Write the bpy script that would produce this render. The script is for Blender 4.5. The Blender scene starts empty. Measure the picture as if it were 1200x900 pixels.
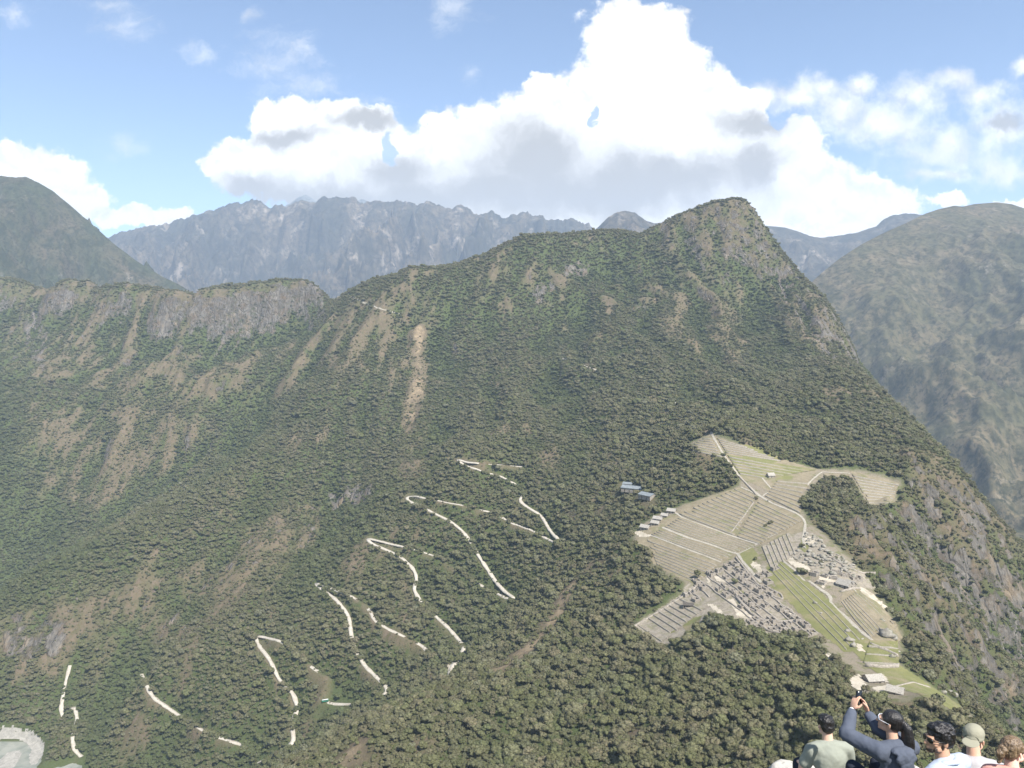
import bpy, bmesh, math, random
import numpy as np
from mathutils import Vector, Matrix, Euler, Quaternion

R = math.radians
random.seed(11)
RNG = np.random.default_rng(11)
scene = bpy.context.scene
COL = scene.collection

# ------------------------------------------------------------------ camera, sky, sun, exposure
FPX, PITCH = 924.0, R(-4.0)              # focal length in pixels of a 1200 px wide frame
cam_d = bpy.data.cameras.new('camera')
cam_d.sensor_width = 36.0
cam_d.lens = 36.0 * FPX / 1200.0
cam_d.clip_start = 0.1
cam_d.clip_end = 120000.0
cam = bpy.data.objects.new('camera', cam_d)
COL.objects.link(cam)
cam.location = (0, 0, 0)
cam.rotation_euler = (R(90) + PITCH, 0, 0)
scene.camera = cam

SUN_EL, SUN_AZ = R(53), R(144)           # azimuth clockwise from +Y: behind the camera on the right
sun_dir = Vector((math.sin(SUN_AZ) * math.cos(SUN_EL), math.cos(SUN_AZ) * math.cos(SUN_EL), math.sin(SUN_EL)))
sd = bpy.data.lights.new('sun', 'SUN')
sd.energy = 5.0
sd.angle = R(0.53)
sd.color = (1.0, 0.955, 0.89)
so = bpy.data.objects.new('sun', sd)
COL.objects.link(so)
so.rotation_euler = sun_dir.to_track_quat('Z', 'Y').to_euler()

scene.view_settings.view_transform = 'Standard'
scene.view_settings.look = 'None'
scene.view_settings.gamma = 1.0
scene.view_settings.exposure = 1.1
scene.view_settings.use_curve_mapping = False
scene.cycles.use_denoising = True
scene.cycles.max_bounces = 6
scene.cycles.diffuse_bounces = 3
scene.cycles.glossy_bounces = 2
scene.cycles.transmission_bounces = 2
scene.cycles.volume_bounces = 1
scene.cycles.transparent_max_bounces = 8
scene.cycles.caustics_reflective = False
scene.cycles.caustics_refractive = False

# ---- node helpers
class NT:
    def __init__(s, tree):
        s.t = tree; s.n = tree.nodes; s.l = tree.links
    def new(s, typ, **kw):
        n = s.n.new(typ)
        for k, v in kw.items(): setattr(n, k, v)
        return n
    def set(s, sock, v):
        if isinstance(v, bpy.types.NodeSocket): s.l.new(v, sock)
        elif v is not None:
            try: sock.default_value = v
            except Exception: sock.default_value = (v[0], v[1], v[2], 1.0)
    def math(s, op, a, b=None, c=None, clamp=False):
        n = s.new('ShaderNodeMath', operation=op, use_clamp=clamp)
        s.set(n.inputs[0], a)
        if b is not None: s.set(n.inputs[1], b)
        if c is not None: s.set(n.inputs[2], c)
        return n.outputs[0]
    def vmath(s, op, a, b=None, out=0):
        n = s.new('ShaderNodeVectorMath', operation=op)
        s.set(n.inputs[0], a)
        if b is not None: s.set(n.inputs[1], b)
        return n.outputs[out]
    def mapr(s, v, a, b, c=0.0, d=1.0, smooth=False):
        n = s.new('ShaderNodeMapRange')
        if smooth: n.interpolation_type = 'SMOOTHSTEP'
        s.set(n.inputs[0], v)
        for i, q in enumerate((a, b, c, d)): s.set(n.inputs[i + 1], q)
        return n.outputs[0]
    def noise(s, vec, scale, detail=4.0, rough=0.55, lac=2.0, dist=0.0, out=0):
        n = s.new('ShaderNodeTexNoise')
        s.set(n.inputs['Vector'], vec)
        n.inputs['Scale'].default_value = scale
        n.inputs['Detail'].default_value = detail
        n.inputs['Roughness'].default_value = rough
        n.inputs['Lacunarity'].default_value = lac
        n.inputs['Distortion'].default_value = dist
        return n.outputs[out]
    def voro(s, vec, scale, out='Distance', feature='F1', rand=1.0):
        n = s.new('ShaderNodeTexVoronoi', feature=feature)
        s.set(n.inputs['Vector'], vec)
        n.inputs['Scale'].default_value = scale
        n.inputs['Randomness'].default_value = rand
        return n.outputs[out]
    def mix(s, f, a, b):
        n = s.new('ShaderNodeMix', data_type='RGBA')
        s.set(n.inputs[0], f)
        for sock, v in ((n.inputs[6], a), (n.inputs[7], b)):
            if isinstance(v, bpy.types.NodeSocket): s.l.new(v, sock)
            else: sock.default_value = (v[0], v[1], v[2], 1.0)
        return n.outputs[2]
    def scalev(s, vec, sc):
        return s.vmath('MULTIPLY', vec, sc)
    def pos(s):
        return s.new('ShaderNodeNewGeometry').outputs['Position']
    def obj(s):
        return s.new('ShaderNodeTexCoord').outputs['Object']
    def attr(s, name, out='Fac'):
        n = s.new('ShaderNodeAttribute', attribute_name=name)
        return n.outputs[out]
    def bump(s, h, strength=0.5, dist=1.0, normal=None):
        n = s.new('ShaderNodeBump')
        n.inputs['Strength'].default_value = strength
        n.inputs['Distance'].default_value = dist
        s.set(n.inputs['Height'], h)
        if normal is not None: s.l.new(normal, n.inputs['Normal'])
        return n.outputs[0]

def mat(name, build=None, color=(.5, .5, .5), rough=0.9, spec=0.2):
    m = bpy.data.materials.new(name)
    m.use_nodes = True
    t = NT(m.node_tree)
    b = m.node_tree.nodes['Principled BSDF']
    b.inputs['Base Color'].default_value = (*color, 1)
    b.inputs['Roughness'].default_value = rough
    b.inputs['Specular IOR Level'].default_value = spec
    if build: build(t, b)
    return m

# ---- sky: Nishita air with cumulus clouds laid out by direction
CLOUDS = [  # u, v, half width, half height in thousandths of the view (u right, v up from the horizon)
]
def px_dir(u, v):
    """pixel of the 1200x900 frame -> world direction (y component 1)"""
    X = (np.asarray(u, float) - 600) / FPX
    Y = (450 - np.asarray(v, float)) / FPX
    c, s_ = math.cos(PITCH), math.sin(PITCH)
    dx = X; dy = c - Y * s_; dz = s_ + Y * c
    return dx / dy, dz / dy

def build_world():
    w = bpy.data.worlds.new('World'); scene.world = w
    w.use_nodes = True
    t = NT(w.node_tree); t.n.clear()
    out = t.new('ShaderNodeOutputWorld')
    sky = t.new('ShaderNodeTexSky')
    sky.sky_type = 'NISHITA'; sky.sun_disc = False
    sky.sun_elevation = SUN_EL; sky.sun_rotation = SUN_AZ
    sky.altitude = 2600; sky.air_density = 1.0; sky.dust_density = 0.6; sky.ozone_density = 1.0
    bg = t.new('ShaderNodeBackground'); t.l.new(sky.outputs[0], bg.inputs[0]); bg.inputs[1].default_value = 0.092
    d = t.new('ShaderNodeTexCoord').outputs['Generated']
    sp = t.new('ShaderNodeSeparateXYZ'); t.l.new(d, sp.inputs[0])
    y = t.math('MAXIMUM', sp.outputs[1], 0.02)
    cb = t.new('ShaderNodeCombineXYZ')
    t.set(cb.inputs[0], t.math('DIVIDE', sp.outputs[0], y)); t.set(cb.inputs[1], t.math('DIVIDE', sp.outputs[2], y))
    q = cb.outputs[0]
    # billow warp
    def warp(q, sc, amp, det=3.0):
        n = t.noise(q, sc, det, 0.6, out=1)
        n = t.vmath('SUBTRACT', n, (0.5, 0.5, 0.5))
        n = t.vmath('MULTIPLY', n, (amp, amp, 0))
        return t.vmath('ADD', q, n)
    q1 = warp(q, 14, 0.055, 6.0)
    q2 = warp(q1, 60, 0.024, 6.0)
    def blobs(lst, q, k=0.25):
        acc = None
        for (u, v, a, b) in lst:
            x0, z0 = px_dir(u, v)
            s_ = t.vmath('SUBTRACT', q, (float(x0), float(z0), 0))
            s_ = t.vmath('MULTIPLY', s_, (FPX / a, FPX / b, 0))
            L = t.vmath('LENGTH', s_, out=1)
            acc = L if acc is None else t.math('SMOOTH_MIN', acc, L, k)
        return acc
    heavy = [(745, 45, 62, 48), (760, 115, 105, 70), (790, 185, 120, 80), (655, 170, 105, 62), (640, 105, 30, 22), 
             (560, 180, 75, 60), (480, 200, 80, 55), (330, 140, 36, 32), (385, 150, 60, 36), (300, 190, 62, 36), (360, 195, 80, 50),
             (560, 225, 120, 45), (860, 215, 110, 55), (930, 225, 95, 48), (1020, 245, 68, 42), (870, 125, 32, 24), (250, 192, 24, 14),
             (440, 150, 30, 26), (905, 180, 60, 40), (700, 235, 140, 45),
             (40, 205, 60, 36), (85, 235, 46, 26), (170, 258, 66, 15), (20, 190, 40, 24), (980, 285, 90, 26), (1112, 236, 22, 10), (1188, 240, 22, 12),(520, 142, 15, 14)]
    light = [(930, 115, 60, 26), (985, 130, 65, 36), (1040, 150, 85, 38), (1110, 175, 80, 34), (1180, 150, 50, 50), (1120, 88, 34, 17),
             (1195, 78, 22, 14), (1090, 205, 60, 12), (1170, 200, 60, 26), (890, 112, 40, 22), (1010, 102, 22, 20), (1075, 112, 50, 30), (1150, 112, 40, 25), (960, 105, 50, 22)]
    wisp = [(147, 33, 34, 20), (125, 10, 32, 12), (20, 14, 26, 10), (145, 172, 30, 17), (330, 72, 52, 34), (352, 98, 50, 18), (530, 12, 30, 22),
            (235, 66, 24, 10), (548, 88, 12, 12), (290, 18, 14, 10), (400, 125, 60, 18), (480, 150, 60, 14)]
    dh = blobs(heavy, q2)
    n_f = t.noise(q, 34, 9.0, 0.62)
    n_c = t.noise(q, 9, 5.0, 0.55)
    f = t.math('ADD', dh, t.math('MULTIPLY', t.math('SUBTRACT', n_f, 0.5), 0.75))
    ah = t.mapr(f, 1.08, 0.86, 0, 1, True)
    dl = blobs(light, q1, 0.7)
    fl = t.math('ADD', dl, t.math('MULTIPLY', t.math('SUBTRACT', n_f, 0.5), 1.5))
    al = t.math('MULTIPLY', t.mapr(fl, 1.0, 0.0, 0, 1, True), 0.9)
    dw = blobs(wisp, q1)
    nw = t.noise(t.vmath('MULTIPLY', q1, (1.0, 1.7, 1.0)), 30, 8.0, 0.68)
    fw = t.math('ADD', dw, t.math('MULTIPLY', t.math('SUBTRACT', nw, 0.5), 3.4))
    aw = t.math('MULTIPLY', t.mapr(fw, 1.25, -1.1, 0, 1, True), 0.62)
    a = t.math('MAXIMUM', t.math('MAXIMUM', ah, al), aw)
    # blue holes
    holes = t.math('MINIMUM', blobs([(698, 132, 5, 13), (455, 172, 8, 16), (914, 141, 14, 9)], q2), 2.0)
    ho = t.math('ADD', holes, t.math('MULTIPLY', t.math('SUBTRACT', n_f, 0.5), 1.6))
    a = t.math('MULTIPLY', a, t.mapr(ho, 0.8, 1.25, 0.2, 1, True))
    # grey undersides, where the mass is thickest towards its base
    grey = [(625, 188, 80, 42), (700, 222, 170, 38), (790, 208, 95, 30), (590, 228, 110, 34), (880, 195, 42, 24), (500, 232, 110, 26), (380, 235, 120, 30),
            (340, 160, 40, 12), (290, 225, 60, 22), (470, 200, 50, 24), (430, 140, 42, 10), (885, 148, 48, 16), (1185, 145, 22, 10)]
    dg = blobs(grey, q2, 0.4)
    ng = t.noise(q2, 17, 6.0, 0.6)
    fg = t.math('ADD', dg, t.math('MULTIPLY', t.math('SUBTRACT', ng, 0.5), 1.5))
    g = t.mapr(fg, 1.6, 0.3, 0, 1, True)
    # soft relief inside the white: noise compared with itself a little nearer the sun
    n_a = t.noise(q1, 30, 6.0, 0.6)
    n_b = t.noise(t.vmath('ADD', q1, (0.004, 0.012, 0)), 30, 6.0, 0.6)
    rel = t.mapr(t.math('SUBTRACT', n_b, n_a), -0.01, 0.16, 0, 1)
    shade = t.math('MULTIPLY', rel, t.mapr(dh, 0.2, 1.0, 0.22, 0.5))
    g = t.math('MAXIMUM', g, shade)
    gl = t.math('MULTIPLY', t.mapr(ng, 0.4, 0.75, 0.0, 0.75), t.math('SUBTRACT', 1.0, ah))
    g = t.math('MAXIMUM', g, gl)
    col = t.mix(g, (1.0, 0.985, 0.95), (0.41, 0.385, 0.35))
    bc = t.new('ShaderNodeBackground'); t.l.new(col, bc.inputs[0]); bc.inputs[1].default_value = 0.66
    front = t.mapr(sp.outputs[1], 0.1, 0.35, 0, 1)
    # elsewhere in the sky: scattered cumulus
    qq = t.noise(d, 2.2, 8.0, 0.6)
    back = t.math('MULTIPLY', t.mapr(qq, 0.53, 0.62, 0, 0.9, True), t.math('SUBTRACT', 1.0, front))
    a = t.math('ADD', t.math('MULTIPLY', a, front), back, clamp=True)
    a = t.math('MULTIPLY', a, t.mapr(sp.outputs[2], -0.02, 0.03, 0, 1))
    mx = t.new('ShaderNodeMixShader'); t.set(mx.inputs[0], a)
    t.l.new(bg.outputs[0], mx.inputs[1]); t.l.new(bc.outputs[0], mx.inputs[2])
    t.l.new(mx.outputs[0], out.inputs[0])
    w.cycles.sampling_method = 'MANUAL'; w.cycles.sample_map_resolution = 512
build_world()

# ------------------------------------------------------------------ terrain mathematics
_P = np.random.default_rng(5).permutation(1024)
_G = np.random.default_rng(6).uniform(0, 2 * np.pi, 1024)
_GX, _GY = np.cos(_G), np.sin(_G)
def perlin(x, y, seed=0):
    xi = np.floor(x).astype(np.int64); yi = np.floor(y).astype(np.int64)
    xf = x - xi; yf = y - yi
    def g(ix, iy, fx, fy):
        h = _P[(_P[(ix + seed * 37) & 1023] + iy) & 1023]
        return _GX[h] * fx + _GY[h] * fy
    u = xf * xf * xf * (xf * (xf * 6 - 15) + 10); v = yf * yf * yf * (yf * (yf * 6 - 15) + 10)
    a = g(xi, yi, xf, yf); b = g(xi + 1, yi, xf - 1, yf)
    c = g(xi, yi + 1, xf, yf - 1); d = g(xi + 1, yi + 1, xf - 1, yf - 1)
    return ((a + u * (b - a)) + v * ((c + u * (d - c)) - (a + u * (b - a)))) * 1.5
def fbm(x, y, octv=4, seed=0, gain=0.5):
    s_ = 0; a = 1.0; n = 0
    for i in range(octv):
        s_ = s_ + a * perlin(x * 2 ** i + 17.3 * i, y * 2 ** i - 9.1 * i, seed + i); n += a; a *= gain
    return s_ / n
def ridged(x, y, octv=4, seed=0, gain=0.5):
    s_ = 0; a = 1.0; n = 0
    for i in range(octv):
        s_ = s_ + a * (1 - np.abs(perlin(x * 2 ** i + 7.7 * i, y * 2 ** i + 3.1 * i, seed + i)) * 2); n += a; a *= gain
    return s_ / n

RIVER_Z = -612.0
# control points of the near massif: pixel of the photo and distance along the view (m)
CP = [
 # crest from the pointed summit leftwards
 (875,238,2290),(860,234,2300),(840,236,2310),(820,243,2320),(780,259,2350),(720,269,2350),(650,275,2350),(615,276,2300),(585,290,2330),(560,301,2350),
 (520,313,2300),(480,314,2250),(440,326,2300),(405,345,2400),(390,354,2480),
 (378,338,2480),(365,331,2490),(350,327,2500),(325,327,2490),(300,331,2480),(270,335,2470),(240,339,2460),(200,339,2460),(150,331,2550),(80,326,2600),(0,326,2650),(-100,322,2650),(-250,330,2600),
 # summit right shoulder and cliff silhouette
 (893,262,2240),(905,282,2200),(925,305,2150),(945,330,2080),(965,350,2010),(985,376,1950),(1001,402,1880),(1007,432,1700),(1030,455,1520),(1060,485,1350),
 (1090,515,1200),(1125,545,1100),(1150,580,1070),(1200,640,1040),(1260,700,1000),
 # left cliffs: steep top band above the apron
 (0,372,2590),(80,374,2545),(150,378,2490),(200,385,2415),(240,383,2410),(270,380,2420),(300,378,2435),(350,372,2455),
 (0,440,2250),(100,440,2230),(200,432,2230),(300,420,2250),(365,395,2300),(-150,440,2250),
 (50,520,1950),(150,540,1900),(60,600,1800),(220,500,1950),(280,470,2030),(330,440,2100),(-100,540,1900),(-100,620,1700),
 # ravine
 (310,480,2000),(260,530,1900),(200,575,1825),(100,645,1680),(0,705,1570),(-120,770,1480),
 # spur crest
 (470,380,2080),(440,400,2010),(400,445,1890),(330,515,1690),(250,570,1560),(150,625,1440),(50,685,1340),(-50,745,1270),(-150,800,1200),
 # band below the spur
 (420,590,1450),(400,620,1390),(300,665,1330),(200,735,1270),(100,785,1225),(0,805,1200),(280,600,1500),
 (20,885,1098),(-60,850,1150),(60,880,1090),(100,890,1075),(150,830,1150),(200,880,1040),(300,895,960),(-100,900,1060),
 # road slope
 (560,545,1340),(600,570,1290),(480,582,1340),(550,630,1190),(430,632,1270),(500,690,1130),(370,685,1210),(300,745,1140),(170,795,1130),
 (650,635,1090),(600,700,1020),(545,755,960),(450,745,1040),(380,790,1030),(455,808,945),(525,790,880),(345,860,955),(410,825,980),(270,800,1060),
 # mountain face
 (500,440,1900),(520,500,1650),(600,400,1950),(600,480,1620),(680,330,2180),(700,400,1880),(700,480,1520),(690,550,1290),(780,320,2150),(800,400,1830),
 (800,470,1450),(780,540,1130),(880,330,2080),(880,400,1850),(880,450,1560),(940,430,1700),(960,380,1900),(900,500,1200),(960,500,1250),(1010,500,1240),
 (1040,530,1120),(740,470,1500),(640,500,1500),(920,340,2080),
 # town saddle
 (832,510,1110),(750,575,1050),(745,625,930),(800,595,960),(862,570,980),(903,556,1000),(950,550,1040),(1000,556,1030),(1052,566,1010),(1018,592,950),
 (862,640,850),(940,605,880),(935,650,790),(800,650,850),(770,660,860),(820,690,780),(880,690,745),(960,690,720),(1000,680,735),(1035,705,700),(745,732,760),
 (800,740,700),(860,722,705),(920,745,655),(960,730,668),(1010,765,608),(1056,750,625),(1020,797,548),(1060,800,545),(1130,836,470),(1085,815,510),
 (720,690,850),(700,640,980),(970,600,880),(985,630,820),(1010,650,775),
 # right cliffs
 (1060,560,1020),(1100,570,1030),(1120,600,1010),(1050,620,940),(1060,680,830),(1090,640,960),(1150,660,960),(1100,720,800),(1080,770,690),(1200,720,950),(1200,800,880),
 (1150,760,800),(1120,800,660),(1150,835,640),(1200,870,730),(1250,850,820),
 # forest hollow and spur in front of the town
 (675,695,890),(640,735,820),(620,768,765),(560,803,700),(500,835,655),(430,870,620),(400,895,600),
 (560,768,850),(620,720,900),(480,825,830),(400,868,830),(500,880,590),(600,890,560),(700,820,625),(800,780,620),(760,755,700),(700,890,500),(800,890,462),(900,850,475),(1000,845,440),
 (960,780,590),(880,770,620),(1080,860,440),(1150,870,440),(1000,890,405),(1200,895,430),
]
def cp_world():
    a = np.array(CP, float)
    dx, dz = px_dir(a[:, 0], a[:, 1])
    pts = np.stack([dx * a[:, 2], a[:, 2], dz * a[:, 2]], 1)
    ex = []
    crest = pts[:28]
    for p in crest:                       # the far side of the crest
        k = (p[1] + 330) / p[1]; ex.append((p[0] * k, p[1] + 330, p[2] - 260))
        k = (p[1] + 900) / p[1]; ex.append((p[0] * k, p[1] + 900, p[2] - 620 if p[2] > 100 else -560))
    for p in pts[28:43]:                  # the far side of the right hand silhouette falls into the canyon
        ex.append((p[0] + 190, p[1] + 60, p[2] - 250)); ex.append((p[0] + 480, p[1] + 160, max(p[2] - 620, RIVER_Z)))
    # slope from the camera's summit down to the saddle, and its flanks
    ex += [(0, -60, -40), (0, 20, -14), (0, 70, -95), (0, 150, -175), (60, 250, -225), (80, 340, -245), (-150, 150, -260), (-150, 300, -300), (-300, 0, -330), (-300, 300, -420),
           (-450, 500, -500), (-600, 700, -585), (-650, 300, -612), (-900, 700, -560), (-1200, 900, -430), (-900, 0, -560), (300, 0, -330), (300, 300, -330), (450, 500, -470), (700, 400, -612), (850, 800, -612),
           (900, 0, -612), (0, -300, -330), (-500, -300, -500), (500, -300, -560), (-1300, 400, -300), (-1700, 900, -150), (-1900, 1500, -100), (-1500, 1400, -330), (-2200, 2300, 150), (-1900, -300, -100),
           (200, 130, -210), (1200, 1200, -612), (1400, 2000, -612), (1400, 600, -612), (1500, 2900, -560)]
    return np.vstack([pts, np.array(ex)])
_C = cp_world()
def tps_fit(C, lam=2.0):
    S = 1000.0
    X = C[:, :2] / S; n = len(X)
    d2 = ((X[:, None] - X[None]) ** 2).sum(-1)
    K = np.where(d2 > 0, d2 * np.log(d2 + 1e-12) * 0.5, 0) + np.eye(n) * lam * 1e-4
    Pm = np.c_[np.ones(n), X]
    A = np.block([[K, Pm], [Pm.T, np.zeros((3, 3))]])
    return np.linalg.solve(A, np.r_[C[:, 2], 0, 0, 0]), X, S
_W, _X, _S = tps_fit(_C)
SIL = np.array([(-300,330),(0,326),(80,326),(150,331),(200,339),(215,339),(240,337),(270,333),(300,330),(320,327),(350,326),(366,331),(374,336),(388,352),(405,343),(440,325),(480,313),(520,312),(560,300),(585,289),(615,275),(650,274),(720,268),(755,268),(780,257),(820,242),
 (840,236),(860,232),(873,232),(880,238),(893,252),(900,268),(910,283),(925,301),(940,318),(955,335),(965,345),(985,375),(1000,402),(1008,428),(1030,453),(1060,483),(1100,520),(1125,545),(1150,580),(1200,640),(1300,760)], float)
sa, st = px_dir(SIL[:, 0], SIL[:, 1])
def tps(x, y):
    x = x.ravel() / _S; y = y.ravel() / _S
    out = np.empty(len(x)); n = len(_X)
    for i in range(0, len(x), 40000):
        a = x[i:i + 40000]; b = y[i:i + 40000]
        d2 = (a[:, None] - _X[:, 0]) ** 2 + (b[:, None] - _X[:, 1]) ** 2
        out[i:i + 40000] = (d2 * np.log(d2 + 1e-12) * 0.5) @ _W[:n] + _W[n] + _W[n + 1] * a + _W[n + 2] * b
    return out

for _it in range(5):                       # let the fitted form pass below the traced crest everywhere
    add = []
    for a_ in np.linspace(sa[0], .66, 110):
        ys_ = np.arange(900, 3400, 20.0); e = tps(a_ * ys_, ys_) - (np.interp(a_, sa, st) * ys_ - 8)
        i_ = int(np.argmax(e))
        if e[i_] > 10 and a_ * ys_[i_] < 1500: add.append((a_ * ys_[i_], ys_[i_], np.interp(a_, sa, st) * ys_[i_] - 14))
    if not add: break
    _C = np.vstack([_C, np.array(add)]); _W, _X, _S = tps_fit(_C, 6.0)
print('control points', len(_C))
GX0, GX1, GY0, GY1, GS = -2300.0, 1500.0, -300.0, 3500.0, 4.0
gx = np.arange(GX0, GX1 + .1, GS); gy = np.arange(GY0, GY1 + .1, GS)
_cx = np.arange(GX0, GX1 + 17, 16.0); _cy = np.arange(GY0, GY1 + 17, 16.0)
_mx, _my = np.meshgrid(_cx, _cy)
_cz = tps(_mx, _my).reshape(_mx.shape)
def bil(Z, x0, y0, st, x, y):
    fx = (x - x0) / st; fy = (y - y0) / st
    fx = np.clip(fx, 0, Z.shape[1] - 1.001); fy = np.clip(fy, 0, Z.shape[0] - 1.001)
    i = fx.astype(int); j = fy.astype(int); u = fx - i; v = fy - j
    return (Z[j, i] * (1 - u) + Z[j, i + 1] * u) * (1 - v) + (Z[j + 1, i] * (1 - u) + Z[j + 1, i + 1] * u) * v
MX, MY = np.meshgrid(gx, gy)
Z0 = bil(_cz, GX0, GY0, 16.0, MX, MY)
def smooth(e0, e1, x):
    t_ = np.clip((x - e0) / (e1 - e0), 0, 1); return t_ * t_ * (3 - 2 * t_)

def march(Z, u, v, tmin=380.0, tmax=3400.0, step=3.0):
    """where the sight line through a pixel of the photo meets the ground"""
    u = np.atleast_1d(np.asarray(u, float)); v = np.atleast_1d(np.asarray(v, float))
    dx, dz = px_dir(u, v)
    best = np.full(u.shape, np.nan); prev = None
    y = tmin
    while y < tmax:
        h = bil(Z, GX0, GY0, GS, dx * y, np.full(u.shape, y))
        below = (dz * y < h) & np.isnan(best)
        best[below] = y - step / 2
        if not np.isnan(best).any(): break
        y += step
    best = np.where(np.isnan(best), tmax, best)
    # refine
    lo = best - step; hi = best + step
    for _ in range(10):
        mid = (lo + hi) / 2
        b = dz * mid < bil(Z, GX0, GY0, GS, dx * mid, mid)
        hi = np.where(b, mid, hi); lo = np.where(b, lo, mid)
    best = (lo + hi) / 2
    return dx * best, best

def inpoly(px, py, poly):
    poly = np.asarray(poly); inside = np.zeros(px.shape, bool)
    x1, y1 = poly[:, 0], poly[:, 1]; x2, y2 = np.roll(x1, -1), np.roll(y1, -1)
    for a, b, c, d in zip(x1, y1, x2, y2):
        if b == d: continue
        cond = ((b > py) != (d > py)) & (px < (c - a) * (py - b) / (d - b) + a)
        inside ^= cond
    return inside
def polymask(Z, pix, warp_amp=0.0, warp_sc=40.0, seed=3, blur=1, dens=10):
    """mask on the ground grid of an area outlined in the photo"""
    p = []
    n = len(pix)
    for i in range(n):
        a, b = pix[i], pix[(i + 1) % n]
        k = max(1, int(math.hypot(b[0] - a[0], b[1] - a[1]) / dens))
        for j in range(k): p.append((a[0] + (b[0] - a[0]) * j / k, a[1] + (b[1] - a[1]) * j / k))
    p = np.array(p)
    X, Y = march(Z, p[:, 0], p[:, 1])
    poly = np.c_[X, Y]
    m = np.zeros(MX.shape, np.float32)
    i0 = max(0, int((X.min() - 60 - GX0) / GS)); i1 = int((X.max() + 60 - GX0) / GS) + 1
    j0 = max(0, int((Y.min() - 60 - GY0) / GS)); j1 = int((Y.max() + 60 - GY0) / GS) + 1
    if i1 <= i0 or j1 <= j0 or i0 >= MX.shape[1] or j0 >= MX.shape[0]: print("EMPTY MASK", pix[:3], X[:3], Y[:3]); return m
    sx = MX[j0:j1, i0:i1]; sy = MY[j0:j1, i0:i1]
    if warp_amp:
        wx = sx + warp_amp * fbm(sx / warp_sc, sy / warp_sc, 4, seed); wy = sy + warp_amp * fbm(sx / warp_sc, sy / warp_sc, 4, seed + 9)
    else: wx, wy = sx, sy
    s = inpoly(wx, wy, poly).astype(np.float32)
    for _ in range(blur):
        q = np.pad(s, 1, mode='edge')
        s = (q[1:-1, 1:-1] * 2 + q[:-2, 1:-1] + q[2:, 1:-1] + q[1:-1, :-2] + q[1:-1, 2:]) / 6
    m[j0:j1, i0:i1] = s
    return m

TOWN = [(808,520),(832,508),(870,522),(915,540),(960,550),(1000,550),(1030,555),(1056,565),(1048,590),(1018,593),(1006,575),(998,560),(965,560),(935,588),(948,612),(975,632),(1003,662),(1032,700),
        (1058,745),(1055,780),(1085,800),(1125,826),(1140,842),(1112,832),(1075,815),(1060,822),(1040,820),(1008,812),(1000,800),(1008,790),(985,775),(955,748),(925,745),(880,738),(860,724),(835,720),(822,728),(806,748),(775,756),
        (742,734),(775,712),(800,694),(803,684),(765,666),(770,650),(742,630),(750,616),(768,604),(800,592),(830,582),(866,570),(868,560),(860,545),(848,536),(825,530)]
m_town0 = polymask(Z0, TOWN, 0, blur=6)
# ---- relief added on top of the fitted form
dist = np.hypot(MX, MY)
far_w = smooth(500, 1700, MY)
cliffL = polymask(Z0, [(-200,325),(0,327),(150,333),(300,333),(372,334),(385,380),(340,420),(280,470),(200,470),(100,450),(-200,450)], 60, 120, 3, 8)
cliffR = polymask(Z0, [(880,245),(900,275),(945,332),(985,380),(1003,410),(1006,440),(960,425),(915,370),(880,300)], 30, 100, 4, 8)
cliffT = polymask(Z0, [(1050,530),(1110,535),(1200,650),(1200,850),(1150,835),(1110,805),(1062,760),(1035,700),(1005,655),(1000,620),(1035,600),(1055,590)], 25, 90, 5, 6)
peakR = polymask(Z0, [(760,255),(800,250),(860,236),(885,245),(905,285),(930,320),(900,330),(860,300),(790,305),(757,300)], 40, 90, 6, 8)
peakB = polymask(Z0, [(735,330),(800,310),(870,320),(900,380),(870,430),(830,430),(790,400),(740,380)], 60, 120, 7, 10)
bandL = polymask(Z0, [(-100,720),(0,722),(60,700),(130,690),(180,680),(260,625),(330,600),(380,575),(430,568),(450,585),(440,610),(390,625),(340,650),(270,705),(230,745),(150,785),(60,770),(0,772),(-100,790)], 40, 90, 8, 6)
W1 = fbm(MX / 300, MY / 300, 3, 21)
gul = ridged((MX + 90 * W1) / 240, (MY + 90 * W1) / 620, 3, 31)
gul2 = ridged((MX + 40 * W1) / 95, (MY) / 230, 3, 41)
n3 = fbm(MX / 60, MY / 60, 4, 51)
n4 = fbm(MX / 16, MY / 16, 3, 61)
ver = ridged((MX + 60 * W1) / 60, MY / 260, 4, 71)
crest_d = np.abs(_C[:28][:, 1].mean() - MY)
keep = (1 - m_town0)
nearcrest = np.zeros_like(MX)
for p in _C[:43]:
    nearcrest = np.maximum(nearcrest, np.exp(-((MX - p[0]) ** 2 + (MY - p[1]) ** 2) / (2 * 70.0 ** 2)))
amp = (9 + 34 * smooth(900, 1900, MY)) * (1 - 0.8 * nearcrest)
Z1 = Z0 + keep * (amp * (gul - 0.35) + (5 + 10 * smooth(900, 1900, MY)) * (gul2 - 0.3) * (1 - .6 * nearcrest) + 4 * n3 * (1 - 0.3 * nearcrest) + 0.9 * n4)
Z1 += cliffL * (20 * (ver - 0.3) + 6 * n3) * (1 - 0.75 * nearcrest)
Z1 += cliffR * 26 * (ver - 0.3) * (1 - 0.7 * nearcrest)
Z1 += cliffT * (24 * (ridged(MX / 75 + MY / 130, MY / 75, 4, 81) - 0.3) + 11 * ridged(MX / 26, MY / 22, 3, 82)) * (1 - 0.7 * nearcrest)
Z1 += bandL * (9 * (ridged(MX / 60, MY / 50, 4, 83) - 0.3))
Z1 += peakR * 11 * ridged(MX / 50, MY / 50, 3, 84)
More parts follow.
